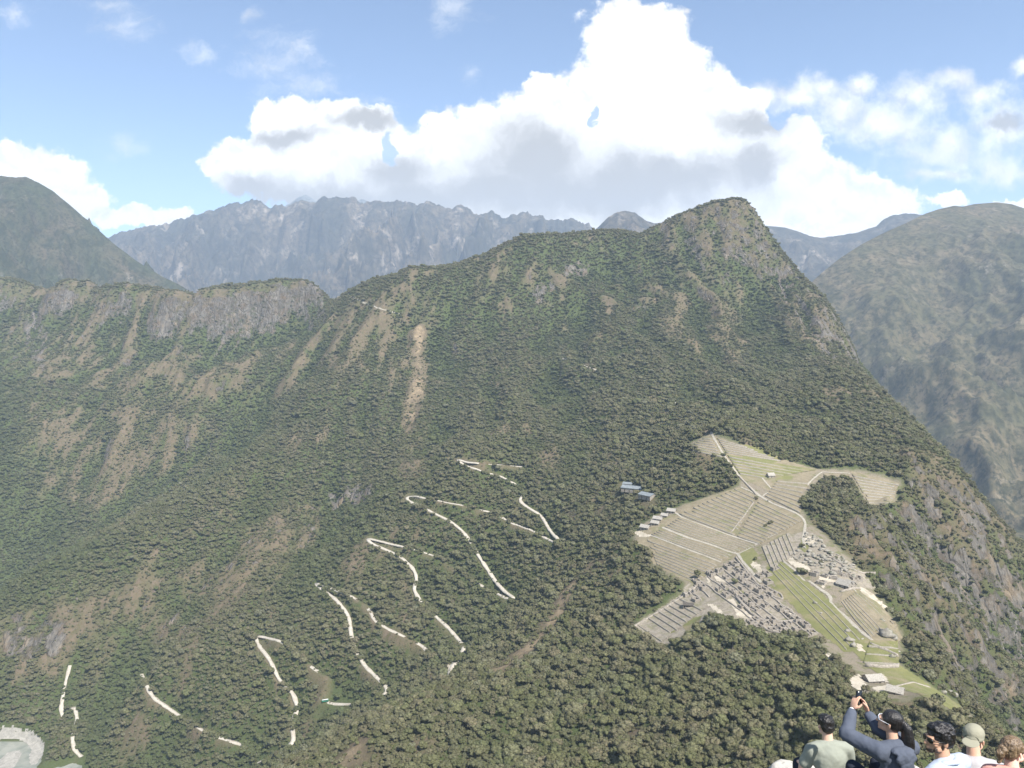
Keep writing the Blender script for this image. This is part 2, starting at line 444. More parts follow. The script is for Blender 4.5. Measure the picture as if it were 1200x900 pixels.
# nothing behind the traced crest may stand above it
lim = np.interp((MX / np.maximum(MY, 1)).ravel(), sa, st).reshape(MX.shape) * MY + 1.5 * n4 * 1.5
over = Z1 - lim
Z1 = np.where((MY > 900) & (over > -6), lim - 6 + 6 * np.tanh((over + 6) / 12) - np.maximum(over, 0) * 0.25, Z1)
Z1 = np.maximum(Z1, RIVER_Z - 3)
Z = Z1
def ground(x, y):
    x = np.asarray(x, float); y = np.asarray(y, float)
    return np.where((x > GX1) | (x < GX0), RIVER_Z, bil(Z, GX0, GY0, GS, x, y))
def hit(u, v, **k):
    x, y = march(Z, u, v, **k)
    return np.stack([x, y, ground(x, y)], -1)
def hitp(u, v): return Vector(hit([u], [v])[0])

def gmask(pix, warp=14, sc=45, seed=3, blur=2): return polymask(Z, pix, warp, sc, seed, blur)
m_town = polymask(Z, TOWN, 2, 10, 3, 1)
# dry, brown, sparsely bushed ground (outlined on the photo, stored on the ground)
DRY = [
 ([(25,520),(50,480),(110,468),(170,478),(230,490),(262,492),(215,545),(160,585),(110,600),(60,592),(30,560)], .72),
 ([(0,335),(180,340),(350,335),(380,360),(370,400),(320,420),(270,468),(200,480),(120,465),(60,450),(0,445)], .62),
 ([(380,372),(420,352),(470,345),(525,345),(505,400),(495,440),(470,470),(450,440),(410,430),(350,455),(310,480),(262,498),(300,455),(345,420)], .72),
 ([(484,385),(500,380),(504,430),(494,470),(480,512),(470,512),(474,470),(484,430)], 1.35),
 ([(468,520),(505,522),(515,545),(490,560),(480,590),(462,585),(466,555)], .95),
 ([(-60,730),(50,705),(110,688),(200,668),(270,622),(330,600),(400,565),(440,570),(450,600),(395,640),(350,640),(310,680),(250,730),(160,785),(60,780),(-60,790)], .8),
 ([(380,655),(420,635),(445,650),(432,680),(425,700),(395,690)], .95),
 ([(335,735),(355,700),(380,720),(378,745),(360,760),(340,755)], .95),
 ([(340,845),(372,820),(395,830),(380,865),(345,885),(325,880)], .9),
 ([(440,690),(475,700),(480,730),(505,760),(480,760),(455,740)], .55),
 ([(420,750),(450,740),(490,770),(480,800),(440,790)], .6),
 ([(545,570),(570,565),(575,590),(558,592)], .8),
 ([(628,525),(655,522),(662,545),(640,552)], 1.1),
 ([(690,575),(730,560),(760,590),(735,605),(695,620),(660,625),(655,600)], .6),
 ([(664,682),(680,680),(672,700),(655,730),(640,745),(625,765),(600,782),(572,796),(585,775),(625,750),(640,725),(650,705)], 1.4),
 ([(757,252),(800,248),(860,234),(885,243),(905,285),(945,335),(985,380),(1004,410),(1008,440),(955,425),(905,360),(860,312),(790,305),(757,300)], .55),
 ([(740,335),(800,312),(875,322),(905,390),(870,435),(832,430),(790,400),(740,380)], .62),
 ([(600,318),(650,305),(680,330),(640,358),(605,345)], .6),
 ([(540,310),(600,305),(590,350),(560,360)], .45),
 ([(960,620),(1000,610),(1050,600),(1060,640),(1055,700),(1040,710),(1005,655),(985,645)], .75),
 ([(1050,520),(1100,530),(1200,640),(1200,820),(1130,790),(1075,760),(1055,700),(1060,600)], .55),
 ([(765,770),(790,745),(808,752),(780,790),(765,810)], 1.15),
 ([(775,862),(805,848),(835,870),(830,905),(770,905)], 1.1),
 ([(430,870),(500,835),(560,805),(560,812),(500,850),(440,880)], .95),
 ([(378,905),(395,885),(425,862),(440,885),(430,905)], 1.3),
 ([(915,755),(945,750),(975,790),(960,792),(925,765)], .9),
 ([(935,590),(955,565),(985,563),(970,590),(948,605)], .6),
 ([(1000,590),(1030,590),(1045,610),(1020,620),(1000,640),(985,640),(1000,615)], .7),
]
def blur2(m, r):
    r = int(r)
    for ax in (0, 1):
        for _ in range(2):
            c = np.cumsum(np.pad(m, [(r + 1, r) if a == ax else (0, 0) for a in (0, 1)], mode='edge'), axis=ax, dtype=np.float64)
            n = m.shape[ax]
            hi = np.take(c, np.arange(2 * r + 1, 2 * r + 1 + n), ax); lo = np.take(c, np.arange(0, n), ax)
            m = ((hi - lo) / (2 * r + 1)).astype(np.float32)
    return m
mott = fbm(MX / 110, MY / 160, 5, 101)
mott2 = fbm(MX / 38, MY / 52, 5, 102, .6)
streak = fbm(MX / 26 + .5 * mott, MY / 120, 5, 103, .6)
dry = np.zeros_like(Z, dtype=np.float32)
for i, (pl, s_) in enumerate(DRY):
    if s_ >= 1.2: dry = np.maximum(dry, blur2(gmask(pl, 16, 16, 90 + i, 1), 1) * s_ * np.clip(.95 + .5 * mott2, .78, 1.1))
    else: dry = np.maximum(dry, blur2(gmask(pl, 30, 55, 90 + i, 1), 5) * s_ * (.22 + .95 * np.clip(.5 + 1.4 * mott2 + 1.1 * streak, 0, 1)))
drybase = smooth(0.02, 0.55, mott * .7 + 0.6 * mott2 + .6 * streak) * 0.7
dry = np.clip(np.maximum(dry, drybase * (1 - m_town)), 0, 1.3)
# slope
gyy, gxx = np.gradient(Z, GS)
slope = np.hypot(gxx, gyy)
sp_ = .55 * mott2 + .55 * fbm(MX / 15, MY / 15, 4, 111, .6) + .25 * streak
rockm = np.clip(smooth(1.1, 1.9, slope + 0.5 * mott2) * 0.6, 0, 1)
rockm = np.maximum(rockm, blur2(cliffT, 3) * smooth(0.06, 0.46, sp_ + .12 * slope))
cliffTop = polymask(Z0, [(-200,328),(0,329),(150,335),(300,334),(372,336),(382,365),(340,392),(300,402),(200,412),(100,405),(0,398),(-200,398)], 25, 50, 33, 4)
vst = fbm(MX / 14 + .4 * mott2, MY / 90, 4, 121, .6)
rockm = np.maximum(rockm, blur2(cliffTop, 3) * smooth(.14, 0.5, .6 * vst + .6 * sp_) * .8)
rockm = np.maximum(rockm, blur2(cliffL, 5) * smooth(0.2, 0.5, sp_ + .1 * ver) * 0.8)
faceR = polymask(Z0, [(872,238),(890,250),(905,285),(945,335),(985,380),(1006,408),(1010,440),(965,425),(935,385),(905,335),(880,290)], 18, 50, 34, 4)
rockm = np.maximum(rockm, blur2(faceR, 3) * smooth(-.12, 0.3, .6 * vst + .5 * sp_) * .9)
rockm = np.maximum(rockm, blur2(np.maximum(cliffR, peakR * .8), 5) * smooth(-0.05, 0.4, sp_ + .1 * ver) * .9)
rockm = np.maximum(rockm, blur2(bandL, 4) * smooth(0.02, 0.42, sp_) * .9)
ROCKSPOT = [([(185,372),(205,372),(203,400),(186,398)],1),([(20,370),(50,360),(60,400),(48,440),(30,420)],.7),([(360,345),(378,340),(385,372),(362,378)],.8),([(290,365),(330,360),(325,395),(300,392)],.7),
            ([(615,345),(650,320),(650,352),(625,358)],.9),([(655,310),(690,300),(690,325),(662,328)],.8),([(745,358),(760,355),(762,374),(745,374)],.9),([(380,575),(425,568),(428,590),(385,600)],1),
            ([(0,725),(60,712),(85,730),(70,765),(0,775)],.9),([(845,318),(862,315),(862,345),(840,345)],.7),([(940,360),(1000,390),(1005,430),(970,420)],.6),([(1135,475),(1150,480),(1148,500),(1130,495)],.5)]
for i, (pl, s_) in enumerate(ROCKSPOT):
    rockm = np.maximum(rockm, blur2(gmask(pl, 26, 22, 140 + i, 1), 1) * s_ * np.clip(.7 + 1.5 * sp_, 0.0, 1))
rockm = np.clip(rockm, 0, 1) * (1 - m_town)

# ---- the switchback road: centre line from the photo, laid on the slope and levelled into it
ROADS = [
 [(612,547),(590,545),(565,544),(545,541),(533,538),(540,543),(555,549),(575,555),(588,558),(602,566),(618,577),(607,585),(612,590),(622,597),(635,604),(640,615),(648,626),(658,635),(650,636),(640,631),(630,625),(615,618),(598,613),(588,606),
  (575,600),(560,597),(540,592),(518,588),(495,583),(478,580),(474,584),(490,593),(508,601),(525,609),(540,620),(550,632),(560,650),(572,668),(582,683),(592,694),(605,701),(595,702),(585,697),(567,688),(550,678),(535,667),(520,657),(505,650),
  (488,645),(470,640),(445,634),(428,630),(431,635),(445,641),(460,647),(474,656),(486,668),(489,680),(484,690),(494,706),(510,722),(525,735),(538,750),(545,758),(537,772),(529,782),(525,796),(512,790),(505,770),(497,758),(483,751),(465,742),(450,735),(438,727),(434,716),(425,707),
  (414,700),(400,694),(385,688),(368,682),(374,689),(386,696),(398,707),(409,722),(411,740),(414,757),(428,781),(440,792),(456,808),(440,822),(410,825),(392,825),(377,822),(380,811),(387,800),(383,793),(372,787),(360,778),(345,762),(328,751),(313,747),
  (298,744),(304,758),(315,771),(322,785),(327,797),(343,811),(349,828),(342,852),(345,868),(325,882),(303,893)],
 [(166,790),(172,806),(181,819),(195,828),(208,837),(235,855),(258,865),(285,873),(300,885)],
 [(82,780),(77,798),(74,815),(71,831),(76,846),(86,824),(91,842),(84,866),(88,880),(96,887)],
]
CLEAR = [[(610,547),(545,541),(533,538),(555,549),(588,558)],[(600,564),(605,567)],[(607,585),(622,597),(635,604),(640,615),(648,626),(658,635),(650,636),(636,630)],[(628,624),(600,614)],[(591,610),(588,604)],[(572,599),(558,597)],[(547,593),(515,587)],[(498,584),(478,580),(474,584),(490,593)],
 [(503,598),(522,608)],[(530,613),(549,628)],[(561,653),(582,683),(592,694),(605,701)],[(585,697),(592,703)],[(532,667),(521,660)],[(567,687),(564,684)],[(507,651),(498,648)],[(472,641),(445,634),(428,630),(445,641),(462,648)],[(471,653),(482,662),(489,678)],[(484,690),(496,705)],[(512,724),(540,752),(545,758)],
 [(530,778),(525,794)],[(526,778),(526,794)],[(520,800),(522,803)],[(497,758),(481,751)],[(474,746),(450,735)],[(438,727),(434,714),(425,707)],[(419,703),(414,699)],[(386,696),(398,707)],[(401,710),(411,722),(411,738)],[(425,780),(442,795)],[(450,803),(456,809)],[(368,682),(376,690)],[(410,825),(377,822),(380,811)],[(388,800),(372,787),(362,780)],
 [(300,746),(328,752)],[(302,756),(312,766),(322,780),(325,796)],[(340,812),(346,817)],[(343,858),(344,866)],[(303,893),(300,896)],[(166,790),(172,796)],[(171,806),(176,818),(195,828),(208,837)],[(165,843),(163,848)],[(230,855),(236,856)],[(255,866),(283,872)],[(80,781),(78,799)],[(82,825),(72,828),(71,840)],[(86,828),(90,842)],[(83,864),(85,874)],[(88,880),(93,883)]]
def dens(pl, st):
    out = []
    for a, b in zip(pl[:-1], pl[1:]):
        n = max(1, int(round(math.hypot(b[0] - a[0], b[1] - a[1]) / st)))
        out += [(a[0] + (b[0] - a[0]) * k / n, a[1] + (b[1] - a[1]) * k / n) for k in range(n)]
    return np.array(out + [pl[-1]], float)
def smooth_line(P, it=3):
    P = np.array(P, float)
    for _ in range(it):
        Q = P.copy(); Q[1:-1] = (P[:-2] + 2 * P[1:-1] + P[2:]) / 4; P = Q
    return P
def resample(P, st):
    d = np.r_[0, np.cumsum(np.hypot(*np.diff(P[:, :2], axis=0).T))]
    n = max(2, int(d[-1] / st) + 1); q = np.linspace(0, d[-1], n)
    return np.stack([np.interp(q, d, P[:, k]) for k in range(P.shape[1])], 1)
road_lines = []
Zr = Z.copy()
for pl in ROADS:
    p = dens(pl, 4)
    P = hit(p[:, 0], p[:, 1])
    # a pixel can land on a knoll in front: drop jumps along the view
    P = smooth_line(P, 2); P = resample(P, 4.0); P[:, 2] = ground(P[:, 0], P[:, 1]); 
    zz = P[:, 2].copy()
    for _ in range(6): zz[1:-1] = (zz[:-2] + zz[1:-1] * 2 + zz[2:]) / 4
    P[:, 2] = zz
    road_lines.append(P)
def stamp(G, x, y, r, val=None, w=None):
    i0, i1 = int((x - r - GX0) / GS), int((x + r - GX0) / GS) + 2; j0, j1 = int((y - r - GY0) / GS), int((y + r - GY0) / GS) + 2
    if i0 < 0 or j0 < 0 or i1 >= G.shape[1] or j1 >= G.shape[0]: return
    d = np.hypot(MX[j0:j1, i0:i1] - x, MY[j0:j1, i0:i1] - y)
    if val is None: G[j0:j1, i0:i1] = np.maximum(G[j0:j1, i0:i1], 1 - smooth(r * .6, r, d))
    else:
        k = 1 - smooth(r * .55, r, d); G[j0:j1, i0:i1] = G[j0:j1, i0:i1] * (1 - k) + val * k
for P in road_lines:
    for p in P: stamp(Zr, p[0], p[1], 11.0, p[2] - .3)
Z = Zr
road_clear = np.zeros_like(Z, dtype=np.float32)
for pl in CLEAR:
    p = dens(pl, 2); P = hit(p[:, 0], p[:, 1])
    for q in P:
        n = math.hypot(q[0], q[1])
        for k in ((0, 6, 12, 17) if pl[0][1] > 715 and pl[0][0] > 290 else (0, 6)): stamp(road_clear, q[0] - q[0] / n * k, q[1] - q[1] / n * k, 5.2 - k * .05)
for u_, v_ in [(728,567),(736,570),(744,574),(752,577),(760,582),(765,587),(738,575),(748,581),(756,588),(760,592),(756,620),(765,618),(750,624),(1023,803),(1012,806),(1035,808),(1049,816),(1055,818),(793,476),(400,351),(381,825),(376,828)]:
    q = hit([u_], [v_])[0]; stamp(road_clear, q[0], q[1], 8.5 if v_ < 600 else (12 if v_ > 800 else 7))
    n = math.hypot(q[0], q[1]); stamp(road_clear, q[0] - q[0] / n * 10, q[1] - q[1] / n * 10, 11)
# ---- river at the foot of the valley
RIVER = [(-60,905),(-40,875),(0,851),(14,850),(32,854),(46,861),(55,873),(52,886),(44,898),(20,930),(-60,930)]
rx, ry = march(Z, *dens(RIVER, 5).T); river_poly = np.c_[rx, ry]
m_riv = polymask(Z, RIVER, 0, 10, 3, 2)
Z = Z * (1 - m_riv) + (RIVER_Z - .6) * m_riv; road_clear = np.maximum(road_clear, blur2(m_riv, 2))
dry = np.maximum(dry, np.clip(road_clear * .5, 0, .5) * (1 - m_town))
gyy, gxx = np.gradient(Z, GS)

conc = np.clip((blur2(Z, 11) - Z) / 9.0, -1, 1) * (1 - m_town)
lush_shade = np.clip(conc, 0, 1)  # greener growth in hollows, plus gully shade painted in to bring out relief
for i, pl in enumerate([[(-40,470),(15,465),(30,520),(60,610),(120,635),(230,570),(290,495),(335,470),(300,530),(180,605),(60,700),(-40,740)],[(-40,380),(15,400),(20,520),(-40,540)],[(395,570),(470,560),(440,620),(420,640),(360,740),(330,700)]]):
    lush_shade = np.maximum(lush_shade, blur2(gmask(pl, 25, 60, 160 + i, 1), 7) * np.clip(.75 + mott2, 0, 1))
dry = np.clip(dry * (1 - .6 * lush_shade) + .18 * np.clip(-conc, 0, 1) * (1 - m_town) * (dry < 1), 0, 1.3)

# ------------------------------------------------------------------ meshes
def mesh_from(name, verts, faces, mats=(), smooth_=False, attrs=None):
    me = bpy.data.meshes.new(name)
    verts = np.asarray(verts, np.float32); 
    if isinstance(faces, np.ndarray) and faces.ndim == 2:
        k = faces.shape[1]; nf = len(faces)
        me.vertices.add(len(verts)); me.vertices.foreach_set('co', verts.ravel())
        me.loops.add(nf * k); me.loops.foreach_set('vertex_index', faces.astype(np.int32).ravel())
        me.polygons.add(nf); me.polygons.foreach_set('loop_start', np.arange(0, nf * k, k, dtype=np.int32))
        me.update(calc_edges=True)
    else:
        me.from_pydata([tuple(map(float, p)) for p in verts], [], [tuple(map(int, f)) for f in faces])
        me.update()
    if smooth_: me.polygons.foreach_set('use_smooth', np.ones(len(me.polygons), bool))
    for m in mats: me.materials.append(m)
    for k_, a in (attrs or {}).items():
        at = me.attributes.new(k_, 'FLOAT', 'POINT'); at.data.foreach_set('value', np.asarray(a, np.float32).ravel())
    return me
def link(name, me, parent=None, loc=None, rz=0.0, **props):
    o = bpy.data.objects.new(name, me); COL.objects.link(o)
    if loc is not None: o.location = loc
    o.rotation_euler = (0, 0, rz)
    if parent is not None: o.parent = parent
    for k, v in props.items(): o[k] = v
    return o
def thing(name, label, cat, loc=(0, 0, 0), rz=0.0, group=None):
    o = link(name, None, None, loc, rz, label=label, category=cat)
    if group: o['group'] = group
    return o
def tag(o, label, cat, group=None):
    o['label'] = label; o['category'] = cat
    if group: o['group'] = group
    return o
def grid_faces(nx, ny):
    i = np.arange(nx - 1)[None, :] + nx * np.arange(ny - 1)[:, None]
    i = i.ravel()
    return np.stack([i, i + 1, i + 1 + nx, i + nx], 1)

# ---- ground of the near massif
def m_ground(t, b):
    P = t.pos()
    dry_, rock_, town_ = t.attr('dry'), t.attr('rock'), t.attr('town')
    n1 = t.noise(P, 0.022, 6, 0.6); n2 = t.noise(P, 0.12, 6, 0.65); n3_ = t.noise(P, 0.6, 4, 0.7)
    soil = t.mix(n1, (0.108, 0.085, 0.058), (0.165, 0.128, 0.088))
    soil = t.mix(t.mapr(n2, .4, .65), soil, (0.088, 0.082, 0.042))
    bush = t.mix(n3_, (0.050, 0.068, 0.024), (0.085, 0.098, 0.040))
    dd = t.math('ADD', dry_, t.math('MULTIPLY', t.math('SUBTRACT', n2, 0.5), 0.7))
    c = t.mix(t.mapr(t.math('ADD', dd, t.math('MULTIPLY', t.math('SUBTRACT', n1, 0.5), 0.8)), 0.15, 0.6), bush, soil)
    pink = t.mix(t.mapr(t.math('ADD', dry_, t.math('MULTIPLY', t.math('SUBTRACT', n2, 0.5), 1.6)), 1.0, 1.5), c, (0.26, 0.20, 0.13))
    # rock
    V = t.vmath('MULTIPLY', P, (1.0, 0.45, 0.38))
    r1 = t.noise(V, 0.06, 8, 0.62, dist=0.6); r2 = t.noise(V, 0.3, 6, 0.7); cr = t.voro(V, 0.07, feature='DISTANCE_TO_EDGE')
    rc = t.mix(t.mapr(r1, .35, .7), (0.09, 0.082, 0.070), (0.20, 0.182, 0.155))
    rc = t.mix(t.mapr(r2, .48, .68), rc, (0.062, 0.058, 0.052)); rc = t.mix(t.mapr(t.noise(P, .035, 6, .7), .50, .66), rc, (0.13, 0.098, 0.066))
    rc = t.mix(t.mapr(t.noise(V, 0.05, 5, .6), .55, .75), rc, (0.22, 0.17, 0.11))
    rf = t.mapr(t.math('ADD', rock_, t.math('MULTIPLY', t.math('SUBTRACT', t.noise(P, 0.09, 6, .7), 0.5), 0.9)), 0.42, 0.6)
    c = t.mix(rf, pink, rc)
    tc = t.mix(n3_, (0.17, 0.145, 0.105), (0.25, 0.215, 0.165))
    tc = t.mix(t.mapr(n2, .5, .62), tc, (0.14, 0.14, 0.07))
    c = t.mix(town_, c, tc)
    t.l.new(c, b.inputs['Base Color'])
    h = t.math('ADD', t.math('MULTIPLY', t.mapr(cr, 0, .12), 1.0), t.math('MULTIPLY', r2, 1.2))
    hb = t.math('ADD', t.math('MULTIPLY', h, rf), t.math('MULTIPLY', n3_, 0.6))
    t.l.new(t.bump(hb, 0.8, 3.0), b.inputs['Normal'])
M_GROUND = mat('ground', m_ground, rough=1.0, spec=0.05)
nx, ny = len(gx), len(gy)
me = mesh_from('mountain_ground', np.stack([MX, MY, Z], -1).reshape(-1, 3), grid_faces(nx, ny), (M_GROUND,), True,
               dict(dry=dry, rock=rockm, town=np.clip(m_town, 0, 1)))
link('mountain_ground', me, kind='structure')

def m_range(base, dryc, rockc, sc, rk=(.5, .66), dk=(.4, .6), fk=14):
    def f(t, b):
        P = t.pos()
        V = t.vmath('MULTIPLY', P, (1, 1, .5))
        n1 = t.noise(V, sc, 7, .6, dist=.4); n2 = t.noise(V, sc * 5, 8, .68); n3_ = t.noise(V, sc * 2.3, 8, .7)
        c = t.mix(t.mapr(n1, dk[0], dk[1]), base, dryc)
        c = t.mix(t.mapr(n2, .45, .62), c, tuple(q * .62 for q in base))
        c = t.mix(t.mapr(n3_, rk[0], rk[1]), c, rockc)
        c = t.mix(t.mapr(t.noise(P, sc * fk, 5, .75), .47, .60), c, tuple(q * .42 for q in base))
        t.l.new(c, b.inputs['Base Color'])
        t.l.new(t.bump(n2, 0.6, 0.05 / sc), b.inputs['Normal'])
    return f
# ---- valley floor reaching the horizon
def m_valley(t, b):
    P = t.pos()
    t.l.new(t.mix(t.noise(P, 0.004, 8, .6), (0.04, 0.055, 0.025), (0.11, 0.10, 0.055)), b.inputs['Base Color'])
M_VAL = mat('valley_floor', m_range((0.060, 0.064, 0.030), (0.125, 0.100, 0.055), (0.22, 0.19, 0.15), .0040, (.60, .72), (.34, .62), 11), rough=1, spec=.05)
S_ = 60000
link('valley_ground', mesh_from('valley_ground', [(-S_, -S_, RIVER_Z - 6), (S_, -S_, RIVER_Z - 6), (S_, S_, RIVER_Z - 6), (-S_, S_, RIVER_Z - 6)], [(0, 1, 2, 3)], (M_VAL,)), kind='structure')

# ---- ranges beyond: each has its crest traced from the photo at its own distance
def build_range(name, crest, D, slopes, m, depth, amp, wl, seed, nxs=500, nys=340, x_ext=0.25, jag=0.0, tilt=0.0, endfall=0.0):
    """crest: pixels, D: distance or list; slopes: (towards us, away); depth: how far the flanks run"""
    c = np.array(crest, float)
    D = np.full(len(c), float(D)) if np.isscalar(D) else np.array(D, float)
    dx, dz = px_dir(c[:, 0], c[:, 1])
    X, Y, ZZ = dx * D, D, dz * D
    o = np.argsort(X); X, Y, ZZ = X[o], Y[o], ZZ[o]
    w = X[-1] - X[0]
    xs = np.linspace(X[0] - w * x_ext, X[-1] + w * x_ext, nxs)
    yc = np.interp(xs, X, Y); zc = np.interp(xs, X, ZZ)
    over = np.maximum(X[0] - xs, 0) + np.maximum(xs - X[-1], 0)
    zc = zc - over * endfall
    t_ = np.linspace(-1, 1, nys)
    off = np.sign(t_) * np.abs(t_) ** 1.3 * depth
    OX = np.repeat(xs[None], nys, 0); OFF = np.repeat(off[:, None], nxs, 1)
    OY = yc[None] + OFF + tilt * 0
    zj = zc + jag * (ridged(xs / (wl * .16), xs * 0, 5, seed + 5, .62) - .45) if jag else zc
    # the crest line blurs out down the flank
    H = np.repeat(zj[None], nys, 0)
    from_crest = np.abs(OFF)
    sm = zc.copy()
    k = max(3, nxs // 14)
    ker = np.hanning(k * 2 + 1); ker /= ker.sum()
    sm = np.convolve(np.pad(zc, k, mode='edge'), ker, mode='valid')
    bl = smooth(0, depth * .35, from_crest)
    H = H * (1 - bl) + (sm[None] - 0) * bl
    s1, s2 = slopes
    H = H - np.where(OFF < 0, -OFF * s1, OFF * s2)
    wv = fbm(OX / wl, OY / wl, 3, seed + 1)
    am = amp * smooth(0, depth * .22, from_crest)
    H = H + am * (ridged(OX / wl + .6 * wv, OY / (wl * 2.2) + .4 * wv, 5, seed) - .62) + am * .45 * (ridged(OX / (wl * .3), OY / (wl * .5), 4, seed + 2) - .5)
    H = np.maximum(H, RIVER_Z - 30)
    me = mesh_from(name, np.stack([OX, OY, H], -1).reshape(-1, 3), grid_faces(nxs, nys), (m,), True)
    return link(name, me, kind='structure')
MR_L = mat('left_range', m_range((0.048, 0.056, 0.030), (0.090, 0.074, 0.048), (0.20, 0.17, 0.14), .0045, (.60, .70), (.40, .6), 16), rough=1, spec=.05)
MR_C = mat('far_range', m_range((0.045, 0.042, 0.030), (0.105, 0.083, 0.056), (0.24, 0.20, 0.16), .0018, (.55, .68)), rough=1, spec=.05)
MR_R = mat('right_range', m_range((0.070, 0.070, 0.036), (0.135, 0.108, 0.066), (0.24, 0.205, 0.16), .0040, (.60, .72), (.34, .62), 11), rough=1, spec=.05)
build_range('left_mountain', [(-420,330),(-250,260),(-120,225),(-40,210),(0,206),(18,208),(30,207),(45,214),(62,224),(85,243),(110,265),(135,287),(160,306),(190,324),(215,336),(260,372),(330,430)],
            4300, (.62, .5), MR_L, 1500, 240, 420, 11, jag=5, endfall=.5)
build_range('far_range', [(-300,300),(0,300),(100,292),(140,273),(170,267),(200,261),(235,250),(262,242),(285,236),(296,234),(306,237),(314,243),(322,240),(335,241),(352,236),(363,238),(378,231),(392,230),
            (402,233),(415,232),(425,238),(440,236),(455,238),(467,235),(480,238),(490,240),(504,236),(515,241),(528,246),(540,240),(548,244),(556,249),(566,252),(574,247),(580,249),(588,255),(602,252),(612,249),(622,250),(636,254),
            (650,259),(662,258),(672,257),(685,264),(690,262),(697,270),(740,285),(900,300)], 8800, (.66, .6), MR_C, 3300, 820, 1000, 23, 1000, 420, jag=58, endfall=.2)
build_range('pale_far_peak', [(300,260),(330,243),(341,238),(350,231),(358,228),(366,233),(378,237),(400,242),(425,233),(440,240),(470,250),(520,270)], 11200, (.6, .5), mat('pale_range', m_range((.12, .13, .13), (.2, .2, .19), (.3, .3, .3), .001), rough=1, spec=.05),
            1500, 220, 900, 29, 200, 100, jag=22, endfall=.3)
build_range('small_far_peak', [(560,330),(640,300),(685,279),(700,267),(712,255),(722,249),(733,247),(744,249),(756,258),(768,262),(790,258),(805,262),(850,275),(920,310)], 6600, (.6, .6), MR_C, 1500, 150, 400, 31, 240, 140, jag=8, endfall=.4)
build_range('back_right_range', [(780,262),(840,262),(880,263),(903,265),(920,267),(934,271),(948,276),(962,279),(975,277),(990,275),(1004,273),(1018,268),(1026,266),(1034,258),(1046,252),(1062,250),(1085,252),(1150,262),(1400,290)],
            8200, (.55, .5), MR_C, 2500, 260, 700, 37, 300, 200, jag=14, endfall=.4)
build_range('right_mountain', [(700,700),(800,560),(880,430),(920,372),(942,340),(960,322),(985,302),(1010,286),(1035,273),(1060,262),(1085,250),(1100,245),(1118,241),(1128,242),(1142,239),(1168,237),(1185,239),(1200,244),(1215,252),(1260,275),(1400,330),(1800,420)],
            [3000,3500,3900,4100,4200,4250,4300,4400,4500,4600,4700,4750,4800,4800,4800,4850,4850,4900,4900,4900,4900,4900], (.455, .5), MR_R, 3500, 170, 800, 43, 620, 460, x_ext=.05)

# ------------------------------------------------------------------ trees
def ico(sub):
    bm = bmesh.new(); bmesh.ops.create_icosphere(bm, subdivisions=sub, radius=1.0)
    v = np.array([p.co[:] for p in bm.verts]); f = np.array([[q.index for q in p.verts] for p in bm.faces]); bm.free()
    return v, f
ICO1, ICO2, ICO3 = ico(1), ico(2), ico(3)
def n3d(p, sc, seed):
    return (perlin(p[:, 0] * sc + 3.1 * seed, p[:, 1] * sc + p[:, 2] * sc * .7, seed) + perlin(p[:, 2] * sc - 1.7 * seed, p[:, 0] * sc * .8 - p[:, 1] * sc * .6, seed + 3)) * .6
def crown_mesh(name, rad, hgt, nclump, nleaf, seed, m, base=1.2, lsize=.7):
    rg = np.random.default_rng(seed)
    V, F, off = [], [], 0
    cs = []
    for i in range(nclump):
        a = rg.uniform(0, 2 * np.pi); r = rad * .68 * math.sqrt(rg.uniform(0.02, 1)); z = base + hgt * (.25 + .62 * rg.uniform() * (1 - .55 * (r / rad) ** 2))
        cr = rad * rg.uniform(.2, .5)
        c = np.array([r * math.cos(a), r * math.sin(a), z]); cs.append((c, cr))
        v, f = ICO2
        p = v * (cr * (1 + .46 * n3d(v, 2.3, seed * 5 + i) + .26 * n3d(v, 5.5, seed * 7 + i)))[:, None] * np.array([1, 1, .72])
        V.append(p + c); F.append(f + off); off += len(p)
    tri = np.vstack(F)
    q = []
    for k in range(nleaf):
        c, cr = cs[rg.integers(len(cs))]
        d = rg.normal(size=3); d[2] = abs(d[2]) * .8 + .1 * d[2]; d /= np.linalg.norm(d)
        o = c + d * cr * rg.uniform(.92, 1.25) * np.array([1, 1, .85])
        t1 = rg.normal(size=3); t1 -= t1.dot(d) * d * rg.uniform(.3, .9); t1 /= np.linalg.norm(t1); t2 = np.cross(d + .4 * rg.normal(size=3), t1); t2 /= np.linalg.norm(t2)
        s_ = lsize * rg.uniform(.5, 1.2)
        q.append([o - t1 * s_ * .5, o + t1 * s_ * .5 + t2 * s_ * .2, o + t2 * s_])
    q = np.array(q).reshape(-1, 3)
    V.append(q); tri = np.vstack([tri, np.arange(len(q)).reshape(-1, 3) + off])
    return mesh_from(name, np.vstack(V), tri, (m,))
